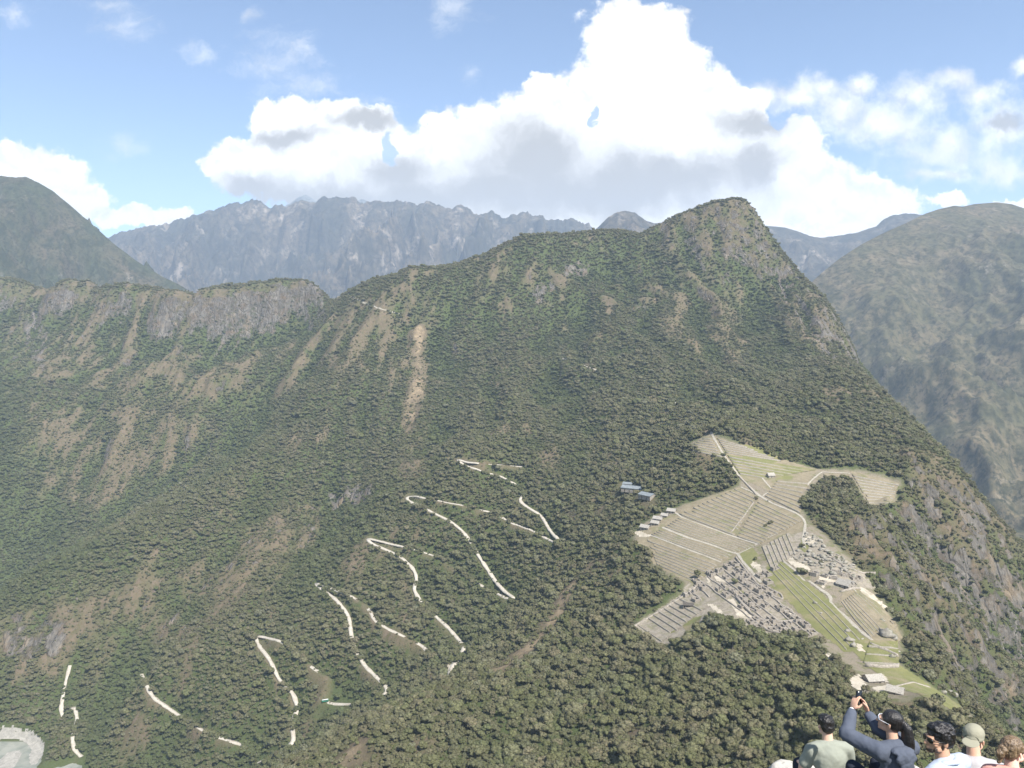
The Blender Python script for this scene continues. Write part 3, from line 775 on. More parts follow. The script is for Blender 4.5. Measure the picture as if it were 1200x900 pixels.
def m_leaf(ca, cb, cc, brown=(0.155, 0.125, 0.085)):
    def f(t, b):
        P = t.pos(); rnd = t.new('ShaderNodeObjectInfo').outputs['Random']
        big = t.noise(P, 0.0085, 5, .6); fine = t.noise(P, 1.1, 3, .7); mid = t.noise(P, .035, 4, .6)
        c = t.mix(t.mapr(big, .38, .62), ca, cb)
        c = t.mix(t.mapr(t.math('ADD', mid, t.math('MULTIPLY', t.math('SUBTRACT', rnd, .5), .5)), .4, .72), c, cc)
        dr = t.math('MULTIPLY', t.mapr(t.noise(P, .011, 6, .65), .46, .60), t.mapr(rnd, .1, .8)); c = t.mix(t.math('MULTIPLY', dr, .85), c, (0.160, 0.132, 0.094)); c = t.mix(t.mapr(rnd, .09, .06), c, (0.20, 0.195, 0.135))
        c = t.mix(t.mapr(rnd, .90, .93), c, brown)
        lu = t.new('ShaderNodeAttribute', attribute_name='lush_shade', attribute_type='INSTANCER').outputs['Fac']
        c = t.mix(t.math('MULTIPLY', lu, .8), c, (0.050, 0.078, 0.026))  # moist ravine green, darkened so hollows look shaded
        hs = t.new('ShaderNodeHueSaturation'); t.l.new(c, hs.inputs['Color']); t.set(hs.inputs['Value'], t.mapr(t.math('FRACT', t.math('MULTIPLY', rnd, 7.31)), 0, 1, .72, 1.3)); t.set(hs.inputs['Hue'], t.mapr(t.math('FRACT', t.math('MULTIPLY', rnd, 3.77)), 0, 1, .48, .515)); c = hs.outputs[0]
        c = t.mix(t.mapr(fine, .35, .7), tuple(q * .72 for q in ca), c)
        t.l.new(c, b.inputs['Base Color'])
    return f
M_LEAF = mat('foliage', m_leaf((0.104, 0.112, 0.048), (0.138, 0.130, 0.066), (0.182, 0.162, 0.104)), rough=.85, spec=.15)
M_BARK = mat('bark', lambda t, b: t.l.new(t.mix(t.noise(t.obj(), 3, 4), (.10, .08, .06), (.2, .18, .15)), b.inputs['Base Color']))
def trunk_mesh(name, h, r, seed, limbs=4):
    rg = np.random.default_rng(seed); V, F = [], []
    def tube(pts, rs, n=6):
        o = len(V)
        for i, (p, r_) in enumerate(zip(pts, rs)):
            for k in range(n):
                a = 2 * math.pi * k / n; V.append((p[0] + r_ * math.cos(a), p[1] + r_ * math.sin(a), p[2]))
        for i in range(len(pts) - 1):
            for k in range(n):
                F.append((o + i * n + k, o + i * n + (k + 1) % n, o + (i + 1) * n + (k + 1) % n, o + (i + 1) * n + k))
    tube([(0, 0, -1.5), (.1, 0, h * .4), (.05, .1, h * .75), (0, 0, h)], [r * 1.5, r, r * .7, r * .3])
    for i in range(limbs):
        a = rg.uniform(0, 6.28); z = h * rg.uniform(.35, .7); l = h * rg.uniform(.3, .45)
        tube([(0, 0, z), (l * .5 * math.cos(a), l * .5 * math.sin(a), z + l * .45), (l * math.cos(a), l * math.sin(a), z + l * .7)], [r * .5, r * .35, r * .12])
    return mesh_from(name, V, F, (M_BARK,))
# variants: (crown radius, crown height, base height)
VARS = [(3.6, 4.6, 1.4), (4.3, 4.4, 1.2), (3.0, 5.2, 1.6), (3.9, 3.6, .9), (2.6, 2.6, .4), (4.9, 5.0, 1.3)]
CROWNS = [crown_mesh('crown', r, h, 13 + int(r), 640, 50 + i, M_LEAF, base=b_) for i, (r, h, b_) in enumerate(VARS)]
TRUNKS = [trunk_mesh('trunk', b_ + h * .6, .22 + r * .03, 70 + i) for i, (r, h, b_) in enumerate(VARS)]

TREE_N = [0]
tree_src = {}
def add_tree(vi, x, y, sc, rz, label, group, z=None):
    r = thing('tree', label, 'tree', (x, y, float(ground(x, y)) if z is None else z), rz, group)
    r.scale = (sc, sc, sc)
    c = link('crown', CROWNS[vi], r); link('trunk', TRUNKS[vi], r)
    tree_src.setdefault(vi, c)
    return r

def scatter_forest():
    sp = 5.5
    xs = np.arange(-2100, 1250, sp); ys = np.arange(380, 2750, sp)
    X, Y = np.meshgrid(xs, ys)
    X = X + RNG.uniform(-.5, .5, X.shape) * sp; Y = Y + RNG.uniform(-.5, .5, X.shape) * sp
    X = X.ravel(); Y = Y.ravel()
    k = (np.abs(X) < .76 * Y + 40)
    X, Y = X[k], Y[k]
    # seen from around the photographer: running horizon along each bearing
    nb = 900; ab = np.linspace(-.82, .82, nb); rs = np.arange(300, 2900, 8.0)
    A, B = np.meshgrid(ab, rs); T = ground(A * B, B) / B
    cm = np.maximum.accumulate(T, 0)
    ja = np.clip(((X / Y + .82) / 1.64 * (nb - 1)).astype(int), 0, nb - 1); jb = np.clip(((Y - 300) / 8).astype(int) - 1, 0, len(rs) - 1)
    z = ground(X, Y)
    vis = (z + 22) / Y >= cm[jb, ja]
    X, Y, z = X[vis], Y[vis], z[vis]
    L = lambda G: bil(G, GX0, GY0, GS, X, Y)
    d, rk, tw, rc, sl, mo = L(dry), L(rockm), L(m_town), L(road_clear), L(slope), L(mott2)
    p = 1.0 - smooth(.15, .75, d) * (.62 + .2 * smooth(1200, 1900, Y))
    p *= 1 - smooth(.35, .8, rk) * .8
    p = np.where(d > 1.0, .03, p)
    p *= (1 - smooth(.02, .3, tw)) * (1 - smooth(.1, .5, rc) * (1 - .22 * (z > RIVER_Z + 12)))
    p *= np.where(z < RIVER_Z + 4, 0, 1)
    k = RNG.uniform(size=len(X)) < p
    X_, Y_ = X, Y; X, Y, z, d, rk, mo = X[k], Y[k], z[k], d[k], rk[k], mo[k]
    sc = (.46 + .84 * RNG.uniform(size=len(X)) ** 1.7) * (1 + .6 * np.clip(mo, -.6, .6)) * np.where(RNG.uniform(size=len(X)) < .07, 1.45, 1.0) * (1 - .5 * smooth(.15, .7, d)) * (1 - .4 * smooth(.3, .7, rk))
    sc *= 1 + .25 * smooth(1100, 2200, Y) * smooth(.2, .5, d); sc *= 1 - .55 * smooth(.1, .5, rc[k])
    vi = RNG.integers(0, len(VARS), len(X))
    # undergrowth: many small bushes filling the gaps
    sp = 4.6
    A_, B_ = np.meshgrid(np.arange(-1500, 900, sp), np.arange(380, 2000, sp))
    A_ = (A_ + RNG.uniform(-.5, .5, A_.shape) * sp).ravel(); B_ = (B_ + RNG.uniform(-.5, .5, B_.shape) * sp).ravel()
    k = np.abs(A_) < .74 * B_ + 20; A_, B_ = A_[k], B_[k]
    ja = np.clip(((A_ / B_ + .82) / 1.64 * (nb - 1)).astype(int), 0, nb - 1); jb = np.clip(((B_ - 300) / 8).astype(int) - 1, 0, len(rs) - 1)
    zz = ground(A_, B_); k = (zz + 12) / B_ >= cm[jb, ja]; A_, B_, zz = A_[k], B_[k], zz[k]
    G = lambda q: bil(q, GX0, GY0, GS, A_, B_)
    p = .85 * (1 - .6 * smooth(.2, .8, G(dry))) * (1 - .85 * smooth(.3, .7, G(rockm))) * (1 - smooth(.02, .3, G(m_town))) * (1 - .5 * smooth(.2, .6, G(road_clear))) * (zz > RIVER_Z + 4)
    k = RNG.uniform(size=len(A_)) < p
    n2_ = k.sum()
    X = np.r_[X, A_[k]]; Y = np.r_[Y, B_[k]]; z = np.r_[z, zz[k] - .3]; sc = np.r_[sc, RNG.uniform(.3, .8, n2_) * (1 - .45 * smooth(.2, .6, G(road_clear)[k]))]; vi = np.r_[vi, RNG.choice([4, 4, 3, 0], n2_)]; d = np.r_[d, np.zeros(n2_)]
    # crowns overhanging the road where the photo shows it hidden
    gx_, gy_ = [], []
    for P in road_lines:
        for q in P[::2]:
            if bil(road_clear, GX0, GY0, GS, q[0:1], q[1:2])[0] < .25:
                n_ = math.hypot(q[0], q[1])
                for k_ in (0, 5.0): gx_.append(q[0] - q[0] / n_ * k_ + RNG.uniform(-1, 1)); gy_.append(q[1] - q[1] / n_ * k_ + RNG.uniform(-1, 1))
    gx_, gy_ = np.array(gx_), np.array(gy_); n3_ = len(gx_)
    X = np.r_[X, gx_]; Y = np.r_[Y, gy_]; z = np.r_[z, ground(gx_, gy_)]; sc = np.r_[sc, RNG.uniform(.6, 1.1, n3_)]; vi = np.r_[vi, RNG.integers(0, 6, n3_)]; d = np.r_[d, np.zeros(n3_)]
    return X, Y, z, sc, vi, d

# ------------------------------------------------------------------ roads, paths, river
def simple(ca, cb, sc=.5, rough=.95, cc=None, bumpk=0.0):
    def f(t, b):
        P = t.pos(); n = t.noise(P, sc, 6, .65)
        c = t.mix(t.mapr(n, .35, .65), ca, cb)
        if cc: c = t.mix(t.mapr(t.noise(P, sc * .37, 5, .6), .52, .64), c, cc)
        c = t.mix(t.mapr(t.noise(P, .9, 4, .75), .56, .66), c, tuple(q * .62 for q in ca))
        t.l.new(c, b.inputs['Base Color'])
        if bumpk: t.l.new(t.bump(n, .8, bumpk), b.inputs['Normal'])
    return f
M_ROAD = mat('road_dust', simple((.33, .30, .245), (.47, .435, .37), .35, cc=(.36, .32, .26)))
M_PATH = mat('path_dust', simple((.25, .23, .185), (.36, .33, .275), .5))
M_SAND = mat('pale_sand', simple((.34, .30, .23), (.46, .41, .33), .22, cc=(.27, .24, .18)))
M_GRASS = mat('lawn', simple((.125, .130, .048), (.165, .16, .066), .11, cc=(.20, .17, .10)))
M_DGRASS = mat('dry_grass', simple((.165, .140, .088), (.225, .19, .13), .16, cc=(.145, .14, .07)))
M_RUBBLE = mat('rubble_ground', simple((.18, .155, .12), (.27, .24, .19), .3, cc=(.16, .15, .09), bumpk=.6))
def m_stone(c1, c2, c3):
    def f(t, b):
        P = t.pos(); v = t.voro(P, 1.6, 'Color'); s_ = t.new('ShaderNodeSeparateColor'); t.l.new(v, s_.inputs[0])
        c = t.mix(s_.outputs[0], c1, c2); c = t.mix(t.mapr(t.noise(P, .5, 5, .6), .5, .7), c, c3)
        t.l.new(c, b.inputs['Base Color'])
        t.l.new(t.bump(t.voro(P, 1.6, feature='DISTANCE_TO_EDGE'), .7, .3), b.inputs['Normal'])
    return f
M_STONE = mat('granite_masonry', m_stone((.22, .195, .165), (.35, .315, .265), (.19, .165, .13)))
M_STONE2 = mat('terrace_masonry', m_stone((.20, .18, .15), (.29, .265, .225), (.19, .17, .12)))
M_THATCH = mat('thatch', simple((.24, .22, .19), (.36, .34, .30), 1.2, bumpk=.15))
M_GRANITE = mat('pale_granite', simple((.185, .17, .14), (.29, .27, .225), .35, cc=(.12, .12, .08), bumpk=.5))
M_DARK = mat('dark_opening', color=(.02, .02, .02))

def ribbon(P, w, lift=.25, follow=False, wj=.5, seed=1):
    P = np.asarray(P, float); n = len(P)
    T = np.gradient(P[:, :2], axis=0); T /= np.hypot(T[:, 0], T[:, 1])[:, None] + 1e-9
    N = np.c_[-T[:, 1], T[:, 0]]
    ww = w * .5 * (1 + wj * fbm(P[:, 0] / 12, P[:, 1] / 12, 2, seed))
    A = P[:, :2] + N * ww[:, None]; B = P[:, :2] - N * ww[:, None]
    rows = []
    if follow:
        k = 3; fr = np.linspace(1, -1, k)
        for f_ in fr:
            q = P[:, :2] + N * (ww * f_)[:, None]; rows.append(np.c_[q, ground(q[:, 0], q[:, 1]) + lift])
    else:
        za = P[:, 2] + lift; rows = [np.c_[A, za], np.c_[B, za]]
        rows = [np.c_[A, za - 1.6]] + rows + [np.c_[B, za - 1.6]]
    k = len(rows); V = np.stack(rows, 1).reshape(-1, 3)
    i = np.arange(n - 1)[:, None] * k + np.arange(k - 1)[None]; i = i.ravel()
    return V, np.stack([i, i + k, i + k + 1, i + 1], 1)
def merge(parts):
    V, F, o = [], [], 0
    for v, f in parts: V.append(v); F.append(f + o); o += len(v)
    return np.vstack(V), np.vstack(F)
link('road', mesh_from('road', *merge([ribbon(P, 5.0, .45, seed=i) for i, P in enumerate(road_lines)]), (M_ROAD,)), kind='structure')
PATHS = [([(832,503),(835,511),(841,521),(848,533),(857,545),(866,558),(875,567),(884,576),(893,583),(905,590),(920,596),(932,601),(940,606),(944,613),(943,622),(941,632),(943,640)], 3.2),
 ([(893,583),(889,581),(880,576),(868,571)], 2.2), ([(893,583),(896,579),(902,577),(907,574),(916,570),(930,570),(945,570),(951,563),(957,558),(963,553),(975,554),(985,554),(996,555)], 2.3), ([(904,573),(898,566),(893,560)], 2),
 ([(790,600),(800,607),(812,612),(830,618),(845,624),(860,629),(875,634),(888,638)], 2.8), ([(776,618),(790,624),(808,631),(825,636),(840,641),(852,646),(864,649)], 3.2), ([(761,627),(775,632),(790,638),(808,645),(825,651),(845,659)], 2.2),
 ([(889,637),(880,642),(872,646),(863,650)], 2.6), ([(889,637),(897,632),(905,628),(915,623)], 1.8), ([(865,650),(870,658),(878,667),(885,675),(892,683)], 3.4),
 ([(912,653),(922,661),(932,669),(938,677),(943,681)], 2.6), ([(948,681),(955,686),(963,692),(971,697),(974,701),(973,706),(980,714),(990,722),(1000,732),(1010,741),(1019,748)], 3.6), ([(1019,748),(1030,756),(1045,762),(1055,764)], 2.6),
 ([(742,735),(755,727),(770,719),(785,712)], 2.2), ([(995,688),(1003,692),(1007,700)], 2), ([(1007,748),(1012,749)], 3),
 ([(388,352),(395,350),(402,346),(410,347),(425,354),(445,362),(470,368)], 3.5), ([(640,413),(650,417),(665,422),(690,431),(708,436)], 3)]
path_pts = []
pm = []
for i, (pl, w) in enumerate(PATHS):
    p = dens(pl, 2); P = resample(smooth_line(hit(p[:, 0], p[:, 1]), 2), 2.5)
    pm.append(ribbon(P, w * .8, .32, True, seed=i)); path_pts.append(P)
link('path', mesh_from('path', *merge(pm), (M_PATH,)), kind='structure')
def patch(name, pix, m, lift, st=1.6, warp=1.5, seed=5, as_path=True, **props):
    p = dens(list(pix) + [pix[0]], 3)[:-1]; X, Y = march(Z, p[:, 0], p[:, 1]); poly = np.c_[X, Y]
    xs = np.arange(X.min() - 2, X.max() + 2, st); ys = np.arange(Y.min() - 2, Y.max() + 2, st)
    A, B = np.meshgrid(xs, ys)
    ca = (A[:-1, :-1] + A[1:, 1:]) / 2; cb = (B[:-1, :-1] + B[1:, 1:]) / 2
    ins = inpoly(ca + warp * fbm(ca / 7, cb / 7, 2, seed), cb + warp * fbm(ca / 7, cb / 7, 2, seed + 4), poly)
    j, i = np.nonzero(ins)
    n = len(xs); f = np.stack([j * n + i, j * n + i + 1, (j + 1) * n + i + 1, (j + 1) * n + i], 1)
    if len(f) == 0: print('empty patch', pix[0]); return None
    us, inv = np.unique(f, return_inverse=True)
    V = np.stack([A.ravel(), B.ravel(), ground(A.ravel(), B.ravel()) + lift], 1)[us]
    return V, inv.reshape(-1, 4)
def m_water(t, b):
    P = t.pos(); n = t.noise(P, .05, 5, .6)
    t.l.new(t.mix(t.mapr(n, .4, .6), (.16, .175, .15), (.24, .245, .21)), b.inputs['Base Color']); b.inputs['Roughness'].default_value = .25
rp = river_poly
gb = [patch('gravel', g_, M_SAND, .9, st=1.6, warp=2, seed=70 + i) for i, g_ in enumerate([[(-60,900),(-38,878),(0,853),(14,852),(31,856),(45,863),(53,873),(50,885),(43,896),(36,898),(34,888),(37,880),(33,873),(22,867),(5,866),(-20,878),(-50,900)],[(0,890),(10,882),(22,880),(26,884),(18,898),(5,908),(-10,900)]])]
link('gravel_bank', mesh_from('gravel_bank', *merge(gb), (mat('river_gravel', simple((.22, .21, .185), (.33, .315, .28), .2)),)), kind='structure')
link('river', mesh_from('river', [(-1100, 800, RIVER_Z + .1), (-560, 800, RIVER_Z + .1), (-560, 1350, RIVER_Z + .1), (-1100, 1350, RIVER_Z + .1)], [(0, 1, 2, 3)], (mat('river_water', m_water),)), kind='structure')
def patches(name, lst, m, lift, **k):
    r = [patch(name, p, m, lift + .01 * i, seed=5 + i, **k) for i, p in enumerate(lst)]
    link(name, mesh_from(name, *merge([q for q in r if q]), (m,)), kind='structure')
patches('lawn_ground', [
 [(905,652),(914,655),(930,668),(948,684),(975,706),(1000,735),(1015,748),(1010,762),(990,765),(975,752),(955,738),(940,722),(925,705),(912,690),(900,677),(898,662)],
 [(880,640),(890,650),(880,665),(870,658),(864,651)],
 [(1004,742),(1020,750),(1052,762),(1053,777),(1010,775),(1000,765)],
 [(1010,776),(1055,780),(1085,800),(1125,827),(1135,840),(1112,830),(1075,813),(1050,806),(1035,795),(1020,783)],
 [(868,520),(905,528),(915,540),(895,545),(870,536)],[(855,545),(880,545),(885,560),(868,556)],[(912,556),(930,558),(925,566),(908,564)],
 [(900,684),(912,690),(925,705),(915,702)],[(940,632),(948,640),(944,648),(936,640)],
 [(865,690),(877,697),(884,708),(878,706)],[(800,735),(808,725),(822,722),(818,732),(806,745)],[(775,735),(785,732),(792,740),(780,745)],
], M_GRASS, .16)
patches('sand_ground', [
 [(851,702),(858,702),(868,712),(876,718),(884,722),(888,729),(882,730),(872,725),(864,722),(860,713)],[(829,708),(835,708),(846,717),(849,727),(845,722),(836,715)],
 [(882,658),(890,662),(895,670),(888,671),(880,662)],[(917,649),(925,652),(935,659),(948,664),(952,673),(944,668),(935,668),(928,662),(920,656)],
 [(940,627),(956,630),(955,638),(945,637)],[(958,674),(978,677),(979,683),(968,682),(964,692),(961,683)],
 [(1006,687),(1014,690),(1024,697),(1030,704),(1041,711),(1036,714),(1024,710),(1012,699)],[(1004,755),(1010,757),(1014,764),(1005,764)],
 [(995,795),(1008,790),(1014,800),(1018,810),(1008,812),(998,803)],[(1030,792),(1036,790),(1041,800),(1032,800)],[(1022,806),(1038,803),(1040,809),(1030,816)],
 [(742,624),(750,622),(756,626),(765,627),(758,630),(748,629)],[(898,742),(906,745),(915,752),(905,749)],[(965,763),(980,770),(985,776),(970,772)],
 [(525,779),(530,779),(530,791),(525,793)],[(830,674),(833,674),(833,688),(829,687)],[(838,675),(850,677),(850,683),(838,681)],[(808,690),(815,693),(812,697)],
], M_SAND, .22)
patches('dry_grass_ground', [
 [(800,592),(866,571),(886,582),(862,627),(795,603)],[(775,605),(795,604),(884,640),(842,662),(815,685),(768,664),(744,632),(755,622)],[(888,584),(940,606),(942,622),(892,638),(863,628)],
 [(806,524),(832,509),(870,523),(958,551),(950,562),(900,575),(868,560),(850,536)],[(997,552),(1054,566),(1046,590),(1020,592),(1008,575)],
 [(988,695),(1006,690),(1050,730),(1057,748),(1050,758),(1022,750),(1000,726),(984,706)],
], M_DGRASS, .10)

patches('rubble_ground', [
 [(852,664),(866,656),(874,664),(890,684),(905,690),(915,702),(935,722),(958,744),(945,749),(925,745),(880,738),(858,724),(835,719),(822,728),(806,746),(776,756),(742,733),(800,696),(803,686),(818,678),(832,672)],
 [(944,624),(955,626),(968,640),(985,652),(1005,664),(1028,690),(1008,690),(985,690),(965,684),(955,670),(935,657),(918,648),(892,680),(885,668),(905,655),(893,641),(926,622)]], M_RUBBLE, .06)
# ------------------------------------------------------------------ terraces
ORD = ['topmost', 'second', 'third', 'fourth', 'fifth', 'sixth', 'seventh', 'eighth', 'ninth', 'tenth', 'eleventh', 'twelfth', 'thirteenth', 'fourteenth', 'fifteenth', 'sixteenth']
def flight(L0, L1, n, where, grp, tread, wall_f=.65, ns=14, jit=.25, mw=None, wallmat=None):
    rg = random.Random(len(where) * 7 + n)
    L0 = dens(L0, 3); L1 = dens(L1, 3)
    def rs(L):
        d = np.r_[0, np.cumsum(np.hypot(*np.diff(L, axis=0).T))]; q = np.linspace(0, d[-1], ns); return np.stack([np.interp(q, d, L[:, 0]), np.interp(q, d, L[:, 1])], 1)
    A, B = rs(L0), rs(L1)
    lines = []
    for i in range(n + 1):
        f = i / n; p = A * (1 - f) + B * f; lines.append(hit(p[:, 0], p[:, 1]))
    if lines[0][:, 2].mean() < lines[-1][:, 2].mean(): lines = lines[::-1]
    mn = mw or 0
    for i in range(n):
        a, b = lines[i], lines[i + 1]
        trim = rg.choice([0, 0, 0, 1])
        if trim and rg.random() < .5: a, b = a[1:], b[1:]
        elif trim: a, b = a[:-1], b[:-1]
        k = len(a)
        dxy = b[:, :2] - a[:, :2]; L = np.hypot(dxy[:, 0], dxy[:, 1])[:, None]; u = dxy / np.maximum(L, .01)
        dz = np.maximum(a[:, 2] - b[:, 2], mn)
        drop = np.maximum(wall_f * dz, .5)
        za = np.maximum(a[:, 2], b[:, 2] + .3) + .3
        zb = np.maximum(b[:, 2] + drop * .9, b[:, 2] + .6) + .15
        za = np.maximum(za, zb)
        wt = rg.uniform(.45, .8)
        o = a.mean(0)
        inner = b[:, :2] - u * wt
        tread_v = np.vstack([np.c_[a[:, :2] + u * .05, za], np.c_[inner, zb]])
        i_ = np.arange(k - 1)
        tf = np.stack([i_, i_ + 1, i_ + 1 + k, i_ + k], 1)
        bot = b[:, 2] - 1.2
        rows = [np.c_[inner, bot], np.c_[inner, zb + .22], np.c_[b[:, :2], zb + .22], np.c_[b[:, :2] + u * .25, bot]]
        wv = np.vstack(rows)
        wf = np.vstack([np.stack([i_ + r * k, i_ + 1 + r * k, i_ + 1 + ((r + 1) % 4) * k, i_ + ((r + 1) % 4) * k], 1) for r in range(4)])
        caps = np.array([[0, k, 2 * k, 3 * k], [k - 1, 4 * k - 1, 3 * k - 1, 2 * k - 1]])
        wf = np.vstack([wf, caps])
        o[2] = b[:, 2].mean()
        name_i = 'lowest' if i == n - 1 else (ORD[i] + (' from the top' if i else ''))
        t = thing('terrace', f'stone walled terrace, {name_i}, {where}', 'terrace', o, 0, grp)
        link('retaining_wall', mesh_from('retaining_wall', wv - o, wf[:, ::-1], (wallmat or M_STONE2,)), t)
        link('tread', mesh_from('tread', tread_v - o, tf[:, ::-1], (tread,)), t)
flight([(866,572),(887,582)], [(796,603),(861,628)], 13, 'beside the cloud forest below the long stairway', 'terraces under the forest edge', M_DGRASS)
flight([(890,586),(915,598),(941,610)], [(864,629),(890,638)], 12, 'in the bay between wall and curving path', 'terraces of the upper bay', M_DGRASS)
flight([(797,606),(887,640)], [(779,618),(862,647)], 6, 'between the two upper pale paths', 'terraces between the pale paths', M_DGRASS)
flight([(775,621),(860,650)], [(763,627),(846,657)], 4, 'between the two lower pale paths', 'terraces between the lower paths', M_DGRASS)
flight([(758,631),(843,661)], [(770,662),(817,683)], 8, 'at the foot of the western farming slope', 'terraces at the slope foot', M_DGRASS)
flight([(826,513),(831,512)], [(803,527),(846,536)], 7, 'in the violet triangle left of the highest path', 'terraces of the high triangle', M_DGRASS)
flight([(840,513),(868,522)], [(851,531),(915,541)], 6, 'right of the highest path under the forest', 'high terraces right of the path', M_DGRASS)
flight([(852,533),(957,551)], [(867,556),(898,561)], 6, 'above the small guard hut', 'terraces above the guard hut', M_GRASS)
flight([(912,562),(948,562)], [(897,582),(938,602)], 7, 'in the fan below the small guard hut', 'terraces of the fan', M_DGRASS)
flight([(998,555),(1054,567)], [(1018,590),(1044,590)], 9, 'on the far right flight above the cliff', 'terraces of the far right flight', M_DGRASS)
flight([(1006,692),(1028,708),(1050,730)], [(986,706),(1001,726),(1021,748)], 9, 'on the flight facing the long lawn', 'terraces facing the lawn', M_DGRASS)
flight([(1020,750),(1052,752)], [(1012,777),(1054,779)], 3, 'at the end of the lawn above the meadow', 'terraces at the lawn end', M_GRASS, wall_f=1.0)
flight([(914,656),(940,678),(975,708),(1012,747)], [(903,668),(925,692),(955,724),(992,762)], 4, 'stepping down the long green lawn', 'low terraces of the lawn', M_GRASS, wall_f=.35)
flight([(800,698),(828,712)], [(747,733),(776,753)], 9, 'in the rubble flight left of the ruins', 'ruined terraces on the left', M_RUBBLE)
flight([(893,641),(904,668)], [(926,624),(936,648)], 7, 'climbing between the farming slope and the quarry', 'terraces beside the quarry', M_RUBBLE)
flight([(962,555),(996,556)], [(966,560),(995,560)], 1, 'a narrow ledge along the path by the hollow', 'ledge terraces', M_DGRASS)

# ------------------------------------------------------------------ ruins
def boxv(x0, x1, y0, y1, z0, z1): 
    return np.array([(x0, y0, z0), (x1, y0, z0), (x1, y1, z0), (x0, y1, z0), (x0, y0, z1), (x1, y0, z1), (x1, y1, z1), (x0, y1, z1)], float), np.array([[0, 3, 2, 1], [4, 5, 6, 7], [0, 1, 5, 4], [1, 2, 6, 5], [2, 3, 7, 6], [3, 0, 4, 7]])
def gable(x, t_, w, z0, h, gh, worn):
    """end wall with a pointed top, between x and x + t_"""
    ys = [-w / 2, -w / 2, -w * .08, w * .08, w / 2, w / 2]; zs = [z0, z0 + h, z0 + h + gh * (1 - worn * .2), z0 + h + gh * (1 - worn), z0 + h * (1 - worn * .3), z0]
    v = [(x, y, z) for y, z in zip(ys, zs)] + [(x + t_, y, z) for y, z in zip(ys, zs)]
    n = 6; f = [tuple(range(n))[::-1], tuple(range(n, 2 * n))] + [(i, (i + 1) % n, (i + 1) % n + n, i + n) for i in range(n)]
    return v, f
def addm(V, F, v, f):
    o = len(V); V += [tuple(p) for p in v]; F += [tuple(int(q) + o for q in g) for g in f]
M_FLOORS = [M_RUBBLE, M_SAND, M_DGRASS, M_GRASS]
def ruin(x, y, rz, l, w, h, label, grp, seed, nd=1, gabled=True):
    rg = random.Random(seed)
    cs = [(x + a * math.cos(rz) - b * math.sin(rz), y + a * math.sin(rz) + b * math.cos(rz)) for a in (-l / 2, l / 2) for b in (-w / 2, w / 2)]
    zs = [float(ground(*c)) for c in cs]; zf = max(zs) - .3 * (max(zs) - min(zs)) + .25; base = min(zs) - zf - 1
    t = thing('ruined_house', label, 'ruin', (x, y, zf), rz, grp)
    th = .9; V, F = [], []
    # long walls in pieces of uneven height, one of them with doorways
    for side in (-1, 1):
        k = 5; ed = np.linspace(-l / 2, l / 2, k + 1)
        doors = set(rg.sample(range(1, 4), nd)) if side < 0 else set()
        for i in range(k):
            hh = h * rg.uniform(.62, 1.0)
            y0, y1 = sorted((side * w / 2, side * (w / 2 - th)))
            if i in doors:
                c = (ed[i] + ed[i + 1]) / 2; dw = min(.7, (ed[i + 1] - ed[i]) * .3)
                for q0, q1 in ((ed[i], c - dw), (c + dw, ed[i + 1])): addm(V, F, *boxv(q0, q1, y0, y1, base, hh))
                addm(V, F, *boxv(c - dw, c + dw, y0, y1, base, 0))
            else: addm(V, F, *boxv(ed[i], ed[i + 1], y0, y1, base, hh))
    W1_ = link('wall', mesh_from('wall', V, F, (M_STONE,)), t)
    for x0 in (-l / 2 - .02, l / 2 - th + .02):
        V, F = [], []
        v, f = gable(x0, th, w + .02, 0, h * .95, (h * .5 if gabled else .02), rg.uniform(0, .5))
        v2, f2 = boxv(x0, x0 + th, -w / 2 - .01, w / 2 + .01, base, 0.0)
        addm(V, F, v, f); addm(V, F, v2, f2)
        link('gable_wall', mesh_from('gable_wall', V, F, (M_STONE,)), t)
    v, f = boxv(-l / 2 + th, l / 2 - th, -w / 2 + th, w / 2 - th, base + .3, .06)
    link('floor', mesh_from('floor', v, f, (rg.choices(M_FLOORS, (5, 2, 3, 2))[0],)), t)
    return t
SECT = [  # polygon, along direction px, across step px, name
 ([(852,664),(866,656),(874,664),(890,684),(905,690),(915,702),(935,722),(956,742),(945,748),(925,744),(880,736),(868,722),(851,700),(835,697),(828,706),(812,706),(802,697),(808,690),(818,680),(832,672)], (9.0, 6.8), (-9.2, 4.0), 'the large ruined quarter above the forest edge', 'roofless houses of the near quarter'),
 ([(893,670),(900,664),(908,655),(912,664),(900,684),(893,690),(885,678)], (9, 7), (-8.5, 4), 'the strip of ruins beside the stepped terraces', 'roofless houses of the middle strip'),
 ([(866,672),(880,684),(890,686),(896,694),(884,692),(872,686)], (9, 6.5), (-8.5, 4.3), 'the narrow ruins along the slanting path', 'roofless houses along the path'),
 ([(952,670),(968,668),(985,672),(1003,672),(1007,684),(990,680),(972,690),(962,690),(955,682)], (11, 3), (-4.5, 7), 'the ruins under the quarry beside the thatched halls', 'roofless houses by the halls'),
]
POSW = ['small', 'long', 'low', 'tall gabled', 'wide', 'narrow']
n_r = 0; used = set()
path_all = np.vstack(path_pts)
LM = [((868,716), 'the pale sand court'), ((840,716), 'the curved sandy lane'), ((832,681), 'the white upright path'), ((806,712), 'the dark open shed'), ((852,700), 'the top of the sand court'), ((945,735), 'the lawn corner'), ((900,744), 'the forest edge'),
      ((874,702), 'the small green court'), ((888,665), 'the bright sandy strip'), ((920,705), 'the lawn side'), ((867,660), 'the junction of pale paths'), ((990,686), 'the thatched hall'), ((960,680), 'the pale courtyard'), ((812,692), 'the lone dark tree'), ((862,682), 'the brown tree'), ((905,730), 'the lower wall bend')]
